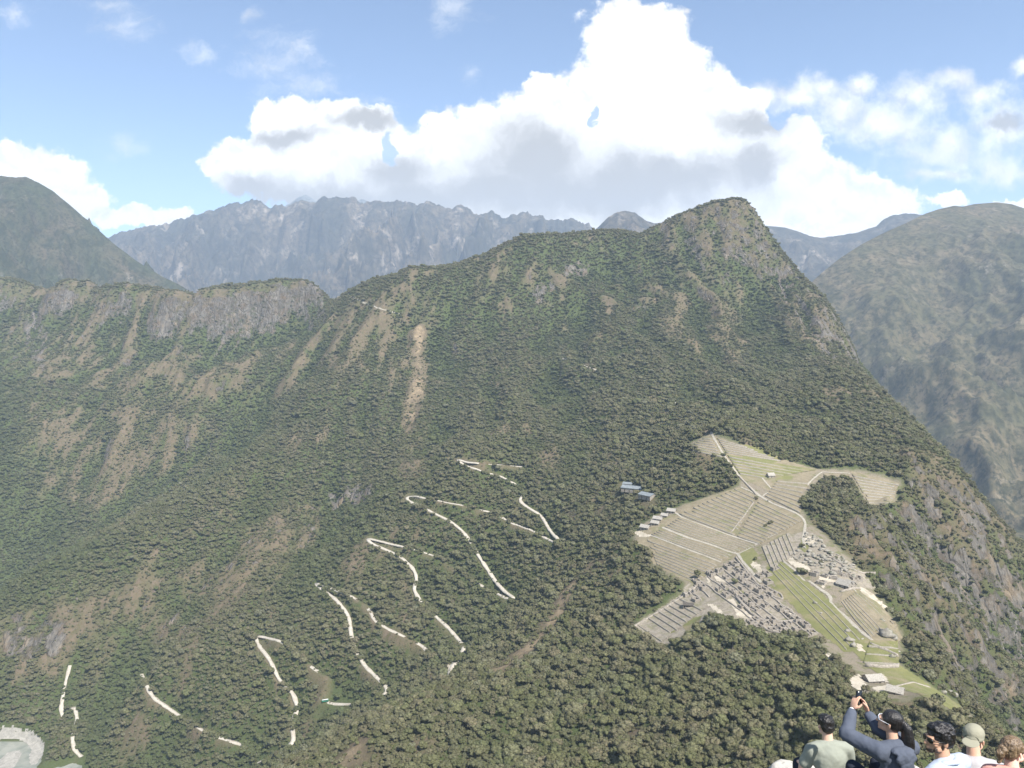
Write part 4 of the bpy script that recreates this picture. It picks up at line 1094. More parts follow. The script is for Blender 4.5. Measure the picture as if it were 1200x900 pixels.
for si, (pl, da, db, where, grp) in enumerate(SECT):
    pl_ = np.array(pl, float); c0_ = pl_.mean(0)
    for a in range(-12, 13):
        for b_ in range(-12, 13):
            rg = random.Random(a * 100 + b_ + si * 7919)
            px_, py_ = c0_[0] + a * da[0] + b_ * db[0] + rg.uniform(-1.5, 1.5), c0_[1] + a * da[1] + b_ * db[1] + rg.uniform(-1.2, 1.2)
            if not inpoly(np.array([px_]), np.array([py_]), pl_)[0] or rg.random() < .12: continue
            sandy = [(851,702),(858,702),(868,712),(876,718),(884,722),(888,729),(872,727),(862,722)]
            if inpoly(np.array([px_]), np.array([py_]), sandy)[0]: continue
            P = hitp(px_, py_)
            if np.hypot(path_all[:, 0] - P.x, path_all[:, 1] - P.y).min() < 3.6: continue
            Q = hitp(px_ + da[0], py_ + da[1]); rz = math.atan2(Q.y - P.y, Q.x - P.x) + rg.uniform(-.14, .14)
            l = rg.uniform(7.0, 11.5); w = rg.uniform(5.0, 6.8); h = rg.uniform(1.3, 2.5)
            if rg.random() < .25: rz += math.pi / 2; l *= .7
            size = 'long' if l > 9.6 else ('small' if l < 7.6 else 'mid sized')
            lm = min(LM, key=lambda q: math.hypot(q[0][0] - px_, q[0][1] - py_)); dx_, dy_ = px_ - lm[0][0], py_ - lm[0][1]
            rel = ('right of' if dx_ > 0 else 'left of') if abs(dx_) > abs(dy_) else ('below' if dy_ > 0 else 'above')
            far = '' if math.hypot(dx_, dy_) < 13 else ('well ' if math.hypot(dx_, dy_) < 26 else 'far ')
            for tall in (('tall ' if h > 2.2 else 'low ') if h > 2.2 or h < 1.6 else '', 'grey ', 'weathered ', 'uneven ', 'worn ', 'plain '):
                lab = f'{tall}{size} roofless stone house {far}{rel} {lm[1]}'
                if lab not in used: break
            used.add(lab)
            ruin(P.x, P.y, rz, l, w, h, lab, grp, n_r, 1 + (l > 9.5), rg.random() < .15); n_r += 1
print('ruins', n_r)
ROWS = []
for b_ in range(-5, 6):
    c0_ = np.array(SECT[0][0], float).mean(0); q = [(c0_[0] + a * 9.0 + (b_ + .5) * -9.2, c0_[1] + a * 6.8 + (b_ + .5) * 4.0) for a in np.linspace(-9, 9, 55)]
    ins = inpoly(np.array([w_[0] for w_ in q]), np.array([w_[1] for w_ in q]), np.array(SECT[0][0], float)); q = [w_ for w_, i_ in zip(q, ins) if i_]
    if len(q) > 5: ROWS.append(q)
# long enclosure walls among the ruins
def stone_wall(pl, h, th, label):
    p = dens(pl, 3); P = resample(hit(p[:, 0], p[:, 1]), 2.5); n = len(P)
    T = np.gradient(P[:, :2], axis=0); T /= np.hypot(T[:, 0], T[:, 1])[:, None] + 1e-9; N = np.c_[-T[:, 1], T[:, 0]] * th / 2
    zt = P[:, 2] + h * (1 + .15 * fbm(P[:, 0] / 4, P[:, 1] / 4, 2, 7)); o = P[0].copy()
    rows = [np.c_[P[:, :2] + N, P[:, 2] - 1.5], np.c_[P[:, :2] + N, zt], np.c_[P[:, :2] - N, zt], np.c_[P[:, :2] - N, P[:, 2] - 1.5]]
    V = np.vstack(rows) - o; i_ = np.arange(n - 1)
    F = np.vstack([np.stack([i_ + r * n, i_ + 1 + r * n, i_ + 1 + ((r + 1) % 4) * n, i_ + ((r + 1) % 4) * n], 1) for r in range(4)] + [np.array([[0, n, 2 * n, 3 * n], [n - 1, 4 * n - 1, 3 * n - 1, 2 * n - 1]])])
    tag(link('stone_wall', mesh_from('stone_wall', V, F, (M_STONE,)), None, o), label, 'wall')
for args in [([(862,654),(870,664),(886,684),(893,690)], 1.8, 1, 'straight grey wall along the lower side of the slanting pale path'),
 ([(900,690),(915,697),(918,703),(906,700)], 1.6, .9, 'short angled wall enclosing the lawn beside the ruins'),
 ([(862,700),(872,712),(880,720),(892,728),(915,730),(940,728)], 2.2, 1, 'long stone wall running below the near ruined quarter'),
 ([(857,690),(870,708),(878,716)], 2, 1, 'dark straight wall beside the narrow green court'),
 ([(878,726),(900,740),(918,745)], 2, 1, 'low wall at the edge of the ruins nearest the forest'),
 ([(883,589),(872,605),(857,624)], 1.0, 1.2, 'dark straight wall dividing the farming terraces'),
 ([(866,559),(876,569),(886,580)], 1.6, 1.4, 'dark wall beside the long stairway'),
 ([(743,735),(768,720),(800,700),(816,688)], 1.6, 1.2, 'outer wall climbing along the left edge of the city'),
 ([(948,672),(965,676),(980,676)], 1.8, 1, 'stone wall above the pale courtyard by the halls'),
 ([(985,694),(1000,690),(1008,690)], 1.6, 1, 'stone wall below the thatched halls'),
 ([(975,655),(990,664),(1010,672),(1026,672)], 1.5, 1, 'curved outer wall on the cliff side of the quarry'),
 ([(1020,756),(1038,763),(1052,770)], 2.2, 1.2, 'thick wall across the end of the lawn'),
 ([(1014,781),(1034,783),(1053,782)], 2.6, 1.5, 'tallest wall across the top of the lower meadow'),
 ([(1045,806),(1070,800),(1090,806)], .9, .8, 'low wall line in the lower meadow')]: stone_wall(*args)

for i_, q in enumerate(ROWS): stone_wall([(a_ + .7 * math.sin(k_ * .9 + i_), b_ + .5 * math.sin(k_ * 1.3)) for k_, (a_, b_) in enumerate(q)], 1.15, 1.0, f'long grey wall between house rows, {ORD[i_]} counted from the lawn side')
# ------------------------------------------------------------------ roofed houses
def hut(u, v, l, w, h, rh, rz, label, group=None, roofm=M_THATCH, open_front=False, ov=.6, doors=2):
    P = hitp(u, v); t = thing('thatched_house' if roofm is M_THATCH else 'house', label, 'house', (P.x, P.y, P.z), rz, group)
    th = .6; V, F = [], []
    if open_front:
        for a in np.linspace(-l / 2, l / 2 - .4, 5): addm(V, F, *boxv(a, a + .4, -w / 2, -w / 2 + .4, -2, h))
        addm(V, F, *boxv(-l / 2, l / 2, w / 2 - th, w / 2, -2, h))
    else:
        ed = []
        step = l / (2 * doors + 1)
        for i in range(2 * doors + 1):
            a, b = -l / 2 + i * step, -l / 2 + (i + 1) * step
            if i % 2:
                c = (a + b) / 2; addm(V, F, *boxv(a, c - .5, -w / 2, -w / 2 + th, -2, h)); addm(V, F, *boxv(c + .5, b, -w / 2, -w / 2 + th, -2, h)); addm(V, F, *boxv(c - .5, c + .5, -w / 2, -w / 2 + th, 1.9, h)); ed.append(c)
            else: addm(V, F, *boxv(a, b, -w / 2, -w / 2 + th, -2, h))
        addm(V, F, *boxv(-l / 2, l / 2, w / 2 - th, w / 2, -2, h))
        for c in ed: link('doorway', mesh_from('doorway', *boxv(c - .5, c + .5, -w / 2 + th * .5, -w / 2 + th * .9, -.5, 1.9), (M_DARK,)), t)
    link('wall', mesh_from('wall', V, F, (M_STONE,)), t)
    for x0 in (-l / 2 - .01, l / 2 - th + .01):
        V, F = [], []
        n = 5; ys = [-w / 2, -w / 2, 0, w / 2, w / 2]; zs = [-2, h, h + rh - .15, h, -2]
        v_ = [(x0, y, z) for y, z in zip(ys, zs)] + [(x0 + th, y, z) for y, z in zip(ys, zs)]
        f_ = [tuple(range(n))[::-1], tuple(range(n, 2 * n))] + [(i, (i + 1) % n, (i + 1) % n + n, i + n) for i in range(n)]
        addm(V, F, v_, f_); link('gable_wall', mesh_from('gable_wall', V, F, (M_STONE,)), t)
    tk = .35; lo = l / 2 + ov; s_ = rh / (w / 2); e = w / 2 + ov
    pr = [(-e, h - s_ * ov + .02), (0, h + rh + .02), (e, h - s_ * ov + .02), (e, h - s_ * ov + .02 + tk), (0, h + rh + .02 + tk * 1.2), (-e, h - s_ * ov + .02 + tk)]
    nx_ = 8; V = []
    for i in range(nx_ + 1):
        a = -lo + 2 * lo * i / nx_
        for j, (y, z) in enumerate(pr): V.append((a, y, z - .12 * math.sin(math.pi * i / nx_) * (j in (1, 4)) + .05 * math.sin(i * 2.3 + j)))
    F = [tuple(range(6))[::-1], tuple(range(nx_ * 6, nx_ * 6 + 6))] + [(i * 6 + j, i * 6 + (j + 1) % 6, (i + 1) * 6 + (j + 1) % 6, (i + 1) * 6 + j) for i in range(nx_) for j in range(6)]
    link('roof', mesh_from('roof', V, F, (roofm,)), t)
    return t
SH = 'thatched storehouses at the terrace ends'
hut(756, 619.5, 11, 6.5, 2.2, 2.6, R(-38), 'thatched storehouse lowest and leftmost of the row beside the forest', SH)
hut(768, 614.5, 10, 6, 2.2, 2.5, R(-36), 'thatched storehouse second from the left in the row', SH)
hut(771, 609.5, 11, 6, 2.2, 2.5, R(-34), 'thatched storehouse in the middle of the row beside the forest', SH)
hut(779, 605.5, 8, 5, 2.0, 2.2, R(-34), 'small dark thatched storehouse fourth in the row', SH)
hut(787, 600.5, 10, 7, 2.4, 2.6, R(-30), 'thatched storehouse at the upper right end of the row', SH)
hut(903, 559, 8.5, 6, 2.6, 2.8, R(12), 'small grey roofed guard hut alone on the upper terraces', doors=1)
hut(989.5, 687.5, 12, 7.5, 2.8, 3.8, R(-52), 'steep thatched hall with a dark open gable below the quarry')
hut(996.5, 687.5, 8, 6, 2.6, 3.2, R(-60), 'smaller thatched hall just right of the steep one', doors=1)
hut(806.5, 711, 9.5, 6.5, 2.6, 1.4, R(-12), 'dark open fronted shed beside the left ruins', roofm=mat('dark_thatch', simple((.06, .052, .045), (.10, .09, .075), 1.0)), open_front=True)
hut(1023, 799, 11.5, 9.5, 2.8, 2.6, R(8), 'large grey thatched house on the pale court at the near end of the city')
hut(1049, 813, 9.5, 6.5, 2.4, 2.6, R(-35), 'grey thatched house half hidden by trees at the meadow corner', doors=1)
M_TIN = mat('blue_grey_roof', simple((.14, .16, .17), (.19, .21, .22), .3, rough=.9))
hut(745, 575, 38, 15, 4, 2.6, R(-28), 'long blue grey roofed lodge in the forest clearing', roofm=M_TIN, doors=5)
hut(759, 583, 20, 15, 4, 2.4, R(-50), 'short blue grey roofed wing right of the lodge', roofm=M_TIN, doors=2)
hut(736, 569.5, 14, 9, 3.5, 2.0, R(-22), 'small blue grey roofed annex left of the lodge', roofm=M_TIN, doors=2)
hut(793, 474, 7, 5, 2.4, 1.2, R(10), 'tiny pale ruin alone on the forested mountainside', doors=1, roofm=M_GRANITE)
hut(398, 349, 14, 8, 3.5, 1.0, R(10), 'small pale gateway ruin on the ridge saddle', doors=2, roofm=M_GRANITE)

# ------------------------------------------------------------------ boulders
def rock_mesh(name, seed, m, sub=ICO2, flat=.62, rough_=.6):
    v, f = sub; p = v * (1 + rough_ * n3d(v, 1.3, seed) + rough_ * .5 * n3d(v, 3.1, seed + 5))[:, None]
    q = np.round(p * 2.2) / 2.2; p = p * .55 + q * .45
    return mesh_from(name, p * np.array([1, .85, flat]), f, (m,))
ROCKS = [rock_mesh('boulder', s_, M_GRANITE) for s_ in range(6)]
quarry = [(944,624),(955,626),(968,640),(985,652),(1003,664),(1000,672),(985,670),(968,667),(952,664),(935,657),(925,650),(932,644),(942,640)]
qa = np.array(quarry, float); rr = random.Random(4); nq = 0
while nq < 170:
    u_, v_ = rr.uniform(920, 1005), rr.uniform(620, 675)
    if not inpoly(np.array([u_]), np.array([v_]), qa)[0]: continue
    P = hitp(u_, v_); s_ = rr.uniform(.8, 2.6) * (1.4 if rr.random() < .12 else 1)
    o = tag(link('boulder', ROCKS[nq % 6], None, (P.x, P.y, P.z + s_ * .2), rr.uniform(0, 6.3)), 'pale angular granite boulder lying in the old quarry heap', 'boulder', 'pale boulders of the quarry heap')
    o.scale = (s_, s_ * rr.uniform(.7, 1.2), s_ * rr.uniform(.7, 1.1)); nq += 1
for u_, v_, s_, lab in [(1039,745,6.2,'large dark faced outcrop boulder at the right end of the facing terraces'),(1046,748,4.2,'boulder beside the large outcrop at the cliff edge'),(1033,728,2.6,'grey boulder in the middle of the facing terraces'),
    (1036,741,3.5,'boulder left of the large outcrop'),(993,740,2.6,'lone dark boulder on the lawn slope'),(996,751,3.6,'pale boulder pile at the lower lawn edge'),(1000,757,3.0,'lowest pale boulder at the lawn edge'),(955,707,2.0,'small pale boulder in the middle of the lawn'),
    (962,719,1.6,'small dark stone on the lower lawn'),(976,673,3.4,'big flat boulder at the end of the quarry heap'),(1000,676,3.0,'pale boulder above the thatched halls'),(950,777,3.2,'pale rock showing among trees below the lawn'),(922,757,3.4,'brown rock showing among trees under the ruins'),(1045,770,2.5,'boulder on the wall at the lawn end'),
    (1113,812,2.8,'pale boulder on the meadow rim'),(1118,815,3.2,'larger pale boulder on the meadow rim'),(1106,812,2.4,'grey boulder left on the meadow rim'),(900,587,1.6,'dark stone block beside the path junction')]:
    P = hitp(u_, v_); o = tag(link('boulder', ROCKS[int(u_) % 6], None, (P.x, P.y, P.z + s_ * .25), u_), lab, 'boulder'); o.scale = (s_, s_, s_)

# ------------------------------------------------------------------ trees standing alone in the city
for u_, v_, vi, sc_, lab in [(938,672,5,.95,'dark round tree beside the pale court by the lawn'),(944,673,1,.8,'second dark tree touching the first beside the pale court'),(818,678,2,1.35,'lone tall dark tree at the left edge of the ruins'),(861,684,1,.85,'brown leaved tree inside the ruined quarter'),
    (864,667,4,.9,'small round tree beside the junction of pale paths'),(885,656,4,.9,'dark small tree between the stepped strips'),(886,585,4,1.0,'dark bush beside the path junction on the terraces'),(903,614,4,1.2,'brown bush on the terraces below the curving path'),(897,617,4,.9,'low brown bush left of another on the terraces'),
    (848,534,3,.9,'dark bush at the bend of the highest path'),(1003,661,4,1.0,'dark bush on the cliff side of the quarry'),(980,655,4,.8,'green bush among the quarry boulders'),(962,660,4,.8,'low bush at the foot of the quarry heap'),(940,641,4,1.1,'small tree beside the sandy lane above the quarry')]:
    P = hitp(u_, v_); add_tree(vi, P.x, P.y, sc_, u_, lab, None)

# ------------------------------------------------------------------ bus on the road
def bus(u, v, rz):
    P = hitp(u, v); t = thing('bus', 'small green and white bus on the lower hairpin of the road', 'bus', (P.x, P.y, P.z + .6), rz)
    bm = bmesh.new(); bmesh.ops.create_cube(bm, size=1); bmesh.ops.scale(bm, vec=(8.5, 2.5, 2.5), verts=bm.verts); bmesh.ops.translate(bm, vec=(0, 0, 1.8), verts=bm.verts)
    bmesh.ops.bevel(bm, geom=bm.edges[:], offset=.25, segments=2, affect='EDGES')
    me_ = bpy.data.meshes.new('body'); bm.to_mesh(me_); bm.free(); me_.materials.append(mat('bus_green', color=(.05, .22, .14), rough=.4, spec=.5)); link('body', me_, t)
    for s_ in (-1, 1): link('window_band', mesh_from('window_band', *boxv(-3.8, 3.8, s_ * 1.26 - .02, s_ * 1.26 + .02, 1.9, 2.7), (M_DARK,)), t)
    link('roof', mesh_from('roof', *boxv(-3.9, 3.9, -1.0, 1.0, 3.05, 3.15), (mat('bus_white', color=(.75, .75, .72), rough=.4),)), t)
    for x in (-2.6, 2.6):
        for s_ in (-1, 1):
            bm = bmesh.new(); bmesh.ops.create_cone(bm, cap_ends=True, segments=16, radius1=.5, radius2=.5, depth=.3, matrix=Matrix.Translation((x, s_ * 1.12, .5)) @ Matrix.Rotation(R(90), 4, 'X'))
            me_ = bpy.data.meshes.new('wheel'); bm.to_mesh(me_); bm.free(); me_.materials.append(M_DARK); link('wheel', me_, t)
bus(381, 823, R(20))

# ------------------------------------------------------------------ forest
FX, FY, FZ, FS, FV, FD = scatter_forest()
ZONES = [(940,870,'left of the seated man in green'),(970,820,'above the head of the man in green'),(1005,850,'behind the raised arms of the woman'),(1075,850,'between the ponytail and the bearded man'),(1075,835,'above the bearded man'),(1110,840,'above the khaki cap'),
 (1170,850,'above the woman in pink'),(1140,835,'below the tip of the grassy meadow'),(900,880,'in the bottom edge canopy left of the rocks'),(850,890,'at the bottom edge beside the brown clearing'),(800,840,'above the brown clearing'),(740,890,'at the bottom edge left of the brown clearing'),
 (1000,780,'beside the large grey thatched house'),(1060,825,'below the half hidden grey house'),(900,820,'on the slope under the ruined quarter'),(950,800,'left of the near pale court'),(650,890,'at the bottom edge below the scar'),(1190,820,'at the right edge below the cliff')]
def tree_things():
    """the 300 trees that show largest become things of their own"""
    global FX, FY, FZ, FS, FV, FD
    u = 600 + FX / FY * FPX; 
    dist_ = np.sqrt(FX ** 2 + FY ** 2 + FZ ** 2)
    vv = 450 - FPX * np.tan(np.arctan2(FZ, FY) - PITCH)
    size = FS ** .5 / dist_
    ok = (u > 8) & (u < 1192) & (vv < 893)
    o = np.argsort(-np.where(ok, size, 0))[:290]
    for i in o:
        uu, v_ = u[i], vv[i]
        kind = {4: 'low rounded bush', 1: 'broad spreading tree', 5: 'broad spreading tree', 2: 'narrow upright tree'}.get(int(FV[i]), 'round crowned tree')
        size_ = 'big' if FS[i] > 1.05 else ('small' if FS[i] < .78 else 'middling')
        zone = min(ZONES, key=lambda q: math.hypot(q[0] - uu, q[1] - v_))[2]
        lab = f'{size_} {kind} {zone}'
        add_tree(int(FV[i]), FX[i], FY[i], FS[i], RNG.uniform(0, 6.28), lab, f'cloud forest trees {zone}')
    keep_ = np.ones(len(FX), bool); keep_[o] = False
    FX, FY, FZ, FS, FV, FD = (a[keep_] for a in (FX, FY, FZ, FS, FV, FD))
tree_things()

def build_forest():
    me = mesh_from('forest', np.stack([FX, FY, FZ], -1), [], (M_LEAF,), attrs=dict(sc=FS, lush_shade=bil(lush_shade, GX0, GY0, GS, FX, FY)))
    a = me.attributes.new('vi', 'INT', 'POINT'); a.data.foreach_set('value', FV.astype(np.int32))
    a = me.attributes.new('rz', 'FLOAT', 'POINT'); a.data.foreach_set('value', RNG.uniform(0, 6.28, len(FX)).astype(np.float32))
    o = link('forest', me, kind='stuff', label='green and olive cloud forest covering the mountain slopes')
    g = bpy.data.node_groups.new('forest', 'GeometryNodeTree')
    g.interface.new_socket('Geometry', in_out='INPUT', socket_type='NodeSocketGeometry')
    g.interface.new_socket('Geometry', in_out='OUTPUT', socket_type='NodeSocketGeometry')
    n, l = g.nodes, g.links
    gi = n.new('NodeGroupInput'); go = n.new('NodeGroupOutput')
    def nm(name, typ):
        a = n.new('GeometryNodeInputNamedAttribute'); a.data_type = typ; a.inputs[0].default_value = name; return a.outputs[0]
    jn = n.new('GeometryNodeJoinGeometry')
    for vi in range(len(VARS) - 1, -1, -1):
        oi = n.new('GeometryNodeObjectInfo'); oi.transform_space = 'ORIGINAL'; oi.inputs['Object'].default_value = tree_src[vi]; oi.inputs['As Instance'].default_value = True
        l.new(oi.outputs['Geometry'], jn.inputs[0])
    ip = n.new('GeometryNodeInstanceOnPoints')
    l.new(gi.outputs[0], ip.inputs['Points']); l.new(jn.outputs[0], ip.inputs['Instance'])
    ip.inputs['Pick Instance'].default_value = True
    l.new(nm('vi', 'INT'), ip.inputs['Instance Index'])
    cx = n.new('ShaderNodeCombineXYZ'); l.new(nm('rz', 'FLOAT'), cx.inputs[2])
    er = n.new('FunctionNodeEulerToRotation'); l.new(cx.outputs[0], er.inputs[0]); l.new(er.outputs[0], ip.inputs['Rotation'])
    sc_ = n.new('ShaderNodeCombineXYZ'); s_ = nm('sc', 'FLOAT')
    for k in range(3): l.new(s_, sc_.inputs[k])
    l.new(sc_.outputs[0], ip.inputs['Scale'])
    l.new(ip.outputs[0], go.inputs[0])
    md = o.modifiers.new('scatter', 'NODES'); md.node_group = g
    print('forest trees', len(FX))
build_forest()

# ------------------------------------------------------------------ people on the rocks below the photographer
ICOv, ICOf = ICO3
class Blob:
    """closed overlapping volumes that a voxel remesh fuses into one skin"""
    def __init__(s): s.V = []; s.F = []; s.o = 0
    def add(s, v, f): s.V.append(np.asarray(v, float)); s.F.append(np.asarray(f) + s.o); s.o += len(v)
    def ell(s, c, r, M=None, dent=None):
        v = ICOv * np.array(r)
        if M is not None: v = v @ np.array(M.to_3x3()).T
        s.add(v + np.array(c), ICOf)
    def cap(s, a, b, ra, rb, sq=(1, 1)):
        a, b = Vector(a), Vector(b); d = b - a; L = d.length; q = d.to_track_quat('Z', 'X').to_matrix()
        n = 16; rows = []; 
        prof = [(-ra, 0.05 * ra), (-ra * .8, ra * .6), (-ra * .4, ra * .92), (0, ra), (L * .5, (ra + rb) / 2), (L, rb), (L + rb * .4, rb * .92), (L + rb * .8, rb * .6), (L + rb, .05 * rb)]
        for z, r in prof:
            for k in range(n):
                t_ = 2 * math.pi * k / n; p = q @ Vector((r * sq[0] * math.cos(t_), r * sq[1] * math.sin(t_), z)) + a; rows.append(p[:])
        F = []
        m_ = len(prof)
        for i in range(m_ - 1):
            for k in range(n):
                k2 = (k + 1) % n
                F.append((i * n + k, i * n + k2, (i + 1) * n + k2)); F.append((i * n + k, (i + 1) * n + k2, (i + 1) * n + k))
        rows += [(q @ Vector((0, 0, -ra)) + a)[:], (q @ Vector((0, 0, L + rb)) + a)[:]]
        for k in range(n):
            F.append((k, m_ * n, (k + 1) % n)); F.append(((m_ - 1) * n + k, (m_ - 1) * n + (k + 1) % n, m_ * n + 1))
        s.add(rows, F)
    def chain(s, pts, rs, sq=(1, 1)):
        for i in range(len(pts) - 1): s.cap(pts[i], pts[i + 1], rs[i], rs[i + 1], sq)
    def build(s, name, m, parent, vox=.007, sm=6, disp=None):
        me_ = mesh_from(name, np.vstack(s.V), np.vstack(s.F), (m,), True)
        o = link(name, me_, parent)
        r = o.modifiers.new('fuse', 'REMESH'); r.mode = 'VOXEL'; r.voxel_size = vox; r.use_smooth_shade = True
        q = o.modifiers.new('soften', 'SMOOTH'); q.iterations = sm; q.factor = .5
        if disp:
            tx = bpy.data.textures.new('folds', 'CLOUDS'); tx.noise_scale = disp[1]; tx.noise_depth = 2
            d_ = o.modifiers.new('folds', 'DISPLACE'); d_.texture = tx; d_.strength = disp[0]; d_.mid_level = .5; d_.texture_coords = 'LOCAL'
        return o
def m_skin(c):
    def f(t, b):
        n = t.noise(t.obj(), 14, 4, .6); t.l.new(t.mix(n, tuple(q * .82 for q in c), tuple(min(1, q * 1.15) for q in c)), b.inputs['Base Color'])
        b.inputs['Subsurface Weight'].default_value = .08
    return mat('skin', f, rough=.55, spec=.3)
def m_cloth(c, name='cloth', sc=220):
    def f(t, b):
        O = t.obj(); n = t.noise(O, 9, 5, .6); w = t.noise(O, sc, 2, .6)
        t.l.new(t.mix(n, tuple(q * .86 for q in c), tuple(min(1, q * 1.1) for q in c)), b.inputs['Base Color'])
        t.l.new(t.bump(w, .35, .004), b.inputs['Normal'])
    return mat(name, f, rough=.9, spec=.1)
def m_hair(c, name='hair', streak_=None):
    def f(t, b):
        V = t.vmath('MULTIPLY', t.obj(), (90, 90, 9)); n = t.noise(V, 1, 4, .7)
        t.l.new(t.mix(t.mapr(n, .35, .65), c, streak_ or tuple(q * 2.2 for q in c)), b.inputs['Base Color']); t.l.new(t.bump(n, .6, .01), b.inputs['Normal'])
    return mat(name, f, rough=.38, spec=.5)
def hand(B, wrist, direc, palm_n, curl, side, sp=1.0):
    """wrist point, direction of the fingers, palm normal, curl 0..1, thumb side +-1"""
    d = Vector(direc).normalized(); nrm = Vector(palm_n); nrm = (nrm - d * nrm.dot(d)).normalized(); w = d.cross(nrm).normalized() * side
    wrist = Vector(wrist); mid = wrist + d * .05
    Mx = Matrix((w, nrm, d)).transposed()
    B.ell(wrist + d * .048, (.040, .015, .052), Mx)
    for i, (off, ln, r) in enumerate(((.030, .070, .0085), (.010, .079, .0088), (-.011, .073, .0085), (-.030, .058, .0075))):
        p = wrist + d * .085 + w * off * sp; dd = (d + w * off * 2.2 * (1 - curl)).normalized(); pts = [p - d * .03, p]
        for k, fr in enumerate((.45, .32, .23)):
            ang = curl * (.75, 1.1, .8)[k]
            dd = (dd * math.cos(ang) + nrm * math.sin(ang)).normalized(); pts.append(pts[-1] + dd * ln * fr)
        B.chain(pts, [r * 1.1, r * 1.05, r, r * .92, r * .8])
    t0 = wrist + d * .025 + w * .028; t1 = t0 + (w * .75 + d * .55 + nrm * .25).normalized() * .035; t2 = t1 + (d * .8 + nrm * (.3 + curl * .5) + w * .2).normalized() * .03; t3 = t2 + (d * .8 + nrm * (.4 + curl * .7)).normalized() * .024
    B.chain([t0, t1, t2, t3], [.014, .0115, .0105, .009])
def person(u, v, D, label, skin_c, yaw=0, head_yaw=0, head_pitch=0, lean=.12, arms=None, top='tee', top_m=None, hairf=None, female=False, extras=None, k=1.0, hpos=None, group=None, hz=.755, arm=1.0):
    dx, dz = px_dir(u, v); hc = Vector((float(dx) * D, D, float(dz) * D))
    Rz = Matrix.Rotation(yaw, 3, 'Z')
    H = Vector((0, .07 + lean * .25, hz)) * k                        # head centre above the seat
    loc = hc - Rz @ H
    t = thing('person', label, 'person', loc, yaw, group)
    sk = m_skin(skin_c); B = Blob()
    Hm = Matrix.Rotation(head_yaw, 3, 'Z') @ Matrix.Rotation(head_pitch, 3, 'X')
    def hp(x, y, z): return H + Hm @ (Vector((x, y, z)) * k)
    s_ = k
    def he(x, y, z, r, M=None): B.ell(hp(x, y, z), tuple(q * s_ for q in r), Hm if M is None else Hm @ M)
    # head
    he(0, -.012, .035, (.074, .092, .078)); he(0, .030, -.005, (.062, .066, .085)); he(0, .045, -.062, (.044, .045, .040)); he(0, .078, -.088, (.020, .018, .016))
    he(0, .085, .022, (.050, .018, .010)); he(0, .098, -.018, (.012, .020, .024)); he(0, .112, -.030, (.013, .013, .010))
    B.cap(hp(0, .088, .018), hp(0, .116, -.026), .008 * s_, .011 * s_)
    he(0, .088, -.056, (.024, .013, .007)); he(0, .086, -.067, (.021, .013, .007))
    for q in (-1, 1):
        he(q * .076, -.008, -.010, (.007, .020, .031), Matrix.Rotation(q * .3, 3, 'Z')); he(q * .044, .060, -.022, (.022, .022, .020)); he(q * .050, .028, -.06, (.018, .035, .022))
    # neck and trunk
    sw = (.168 if female else .195) * k
    neck = Vector((0, .02 + lean * .18, .62)) * k; chest = Vector((0, .0 + lean * .12, .45)) * k; belly = Vector((0, lean * .02 + .02, .22)) * k; hip = Vector((0, 0, .08)) * k
    B.chain([neck - Vector((0, 0, .06)), hp(0, -.02, -.05)], [.060 * k, .052 * k])
    B.ell(chest, (sw * .86, .110 * k, .165 * k)); B.ell(belly, (sw * .76, .105 * k, .17 * k)); B.ell(hip, (sw * .88, .13 * k, .12 * k))
    B.chain([Vector((-sw * .8, neck.y - .02, .545 * k)), Vector((0, neck.y - .01, .575 * k)), Vector((sw * .8, neck.y - .02, .545 * k))], [.062 * k, .07 * k, .062 * k])
    # legs, sitting with the knees drawn forward
    Lg = Blob()
    for q in (-1, 1):
        a = Vector((q * .09, .02, .08)) * k; kn = Vector((q * .14, .45, .16)) * k; an = Vector((q * .13, .52, -.26)) * k
        B.chain([a, kn], [.082 * k, .058 * k]); B.chain([kn, an], [.055 * k, .038 * k]); B.chain([an - Vector((0, .03, .03)), an + Vector((0, .16, -.06))], [.036 * k, .026 * k], (1.1, .8))
        Lg.chain([a, kn], [.098 * k, .072 * k]); Lg.chain([kn, an + Vector((0, 0, .03))], [.069 * k, .056 * k])
    Lg.ell(hip, (sw * .98, .145 * k, .125 * k))
    # arms: (elbow, wrist, finger direction, palm normal, curl) per side
    T = Blob()
    T.ell(chest, (sw * .95, .130 * k, .178 * k)); T.ell(belly, (sw * .88, .125 * k, .18 * k)); T.ell(Vector((0, .01, .11)) * k, (sw * .93, .145 * k, .10 * k))
    T.chain([Vector((-sw * .82, neck.y - .02, .548 * k)), Vector((0, neck.y - .015, .572 * k)), Vector((sw * .82, neck.y - .02, .548 * k))], [.074 * k, .082 * k, .074 * k])
    T.ell(Vector((0, neck.y - .03, .592 * k)), (.082 * k, .078 * k, .035 * k))
    for q, (el, wr, fd, pn, cu) in zip((-1, 1), arms):
        sh = Vector((q * sw * .98, neck.y - .015, .535 * k)); el = Vector(el); wr = Vector(wr)
        B.chain([sh, el], [.052 * k, .040 * k]); B.chain([el, wr], [.040 * k, .026 * k], (1, 1)); B.ell(wr, (.024, .024, .024))
        hand(B, wr + Vector(fd).normalized() * .012, fd, pn, cu, q if top != 'x' else -q)
        if top == 'long': T.chain([sh, el], [.086 * k, .070 * k]); T.chain([el, el + (wr - el) * .90], [.070 * k, .050 * k])
        else: T.chain([sh, sh + (el - sh) * .62], [.076 * k, .068 * k])
    B.build('body', sk, t, .0065, 4)
    if female: T.ell(Vector((0, .0, .30)) * k, (sw * 1.06, .15 * k, .22 * k))
    T.build('shirt' if top == 'tee' else 'sweater', top_m, t, .009, 6, (.026, .13))
    Lg.build('trousers', m_cloth((.03, .035, .05), 'denim'), t, .012, 6, (.012, .08))
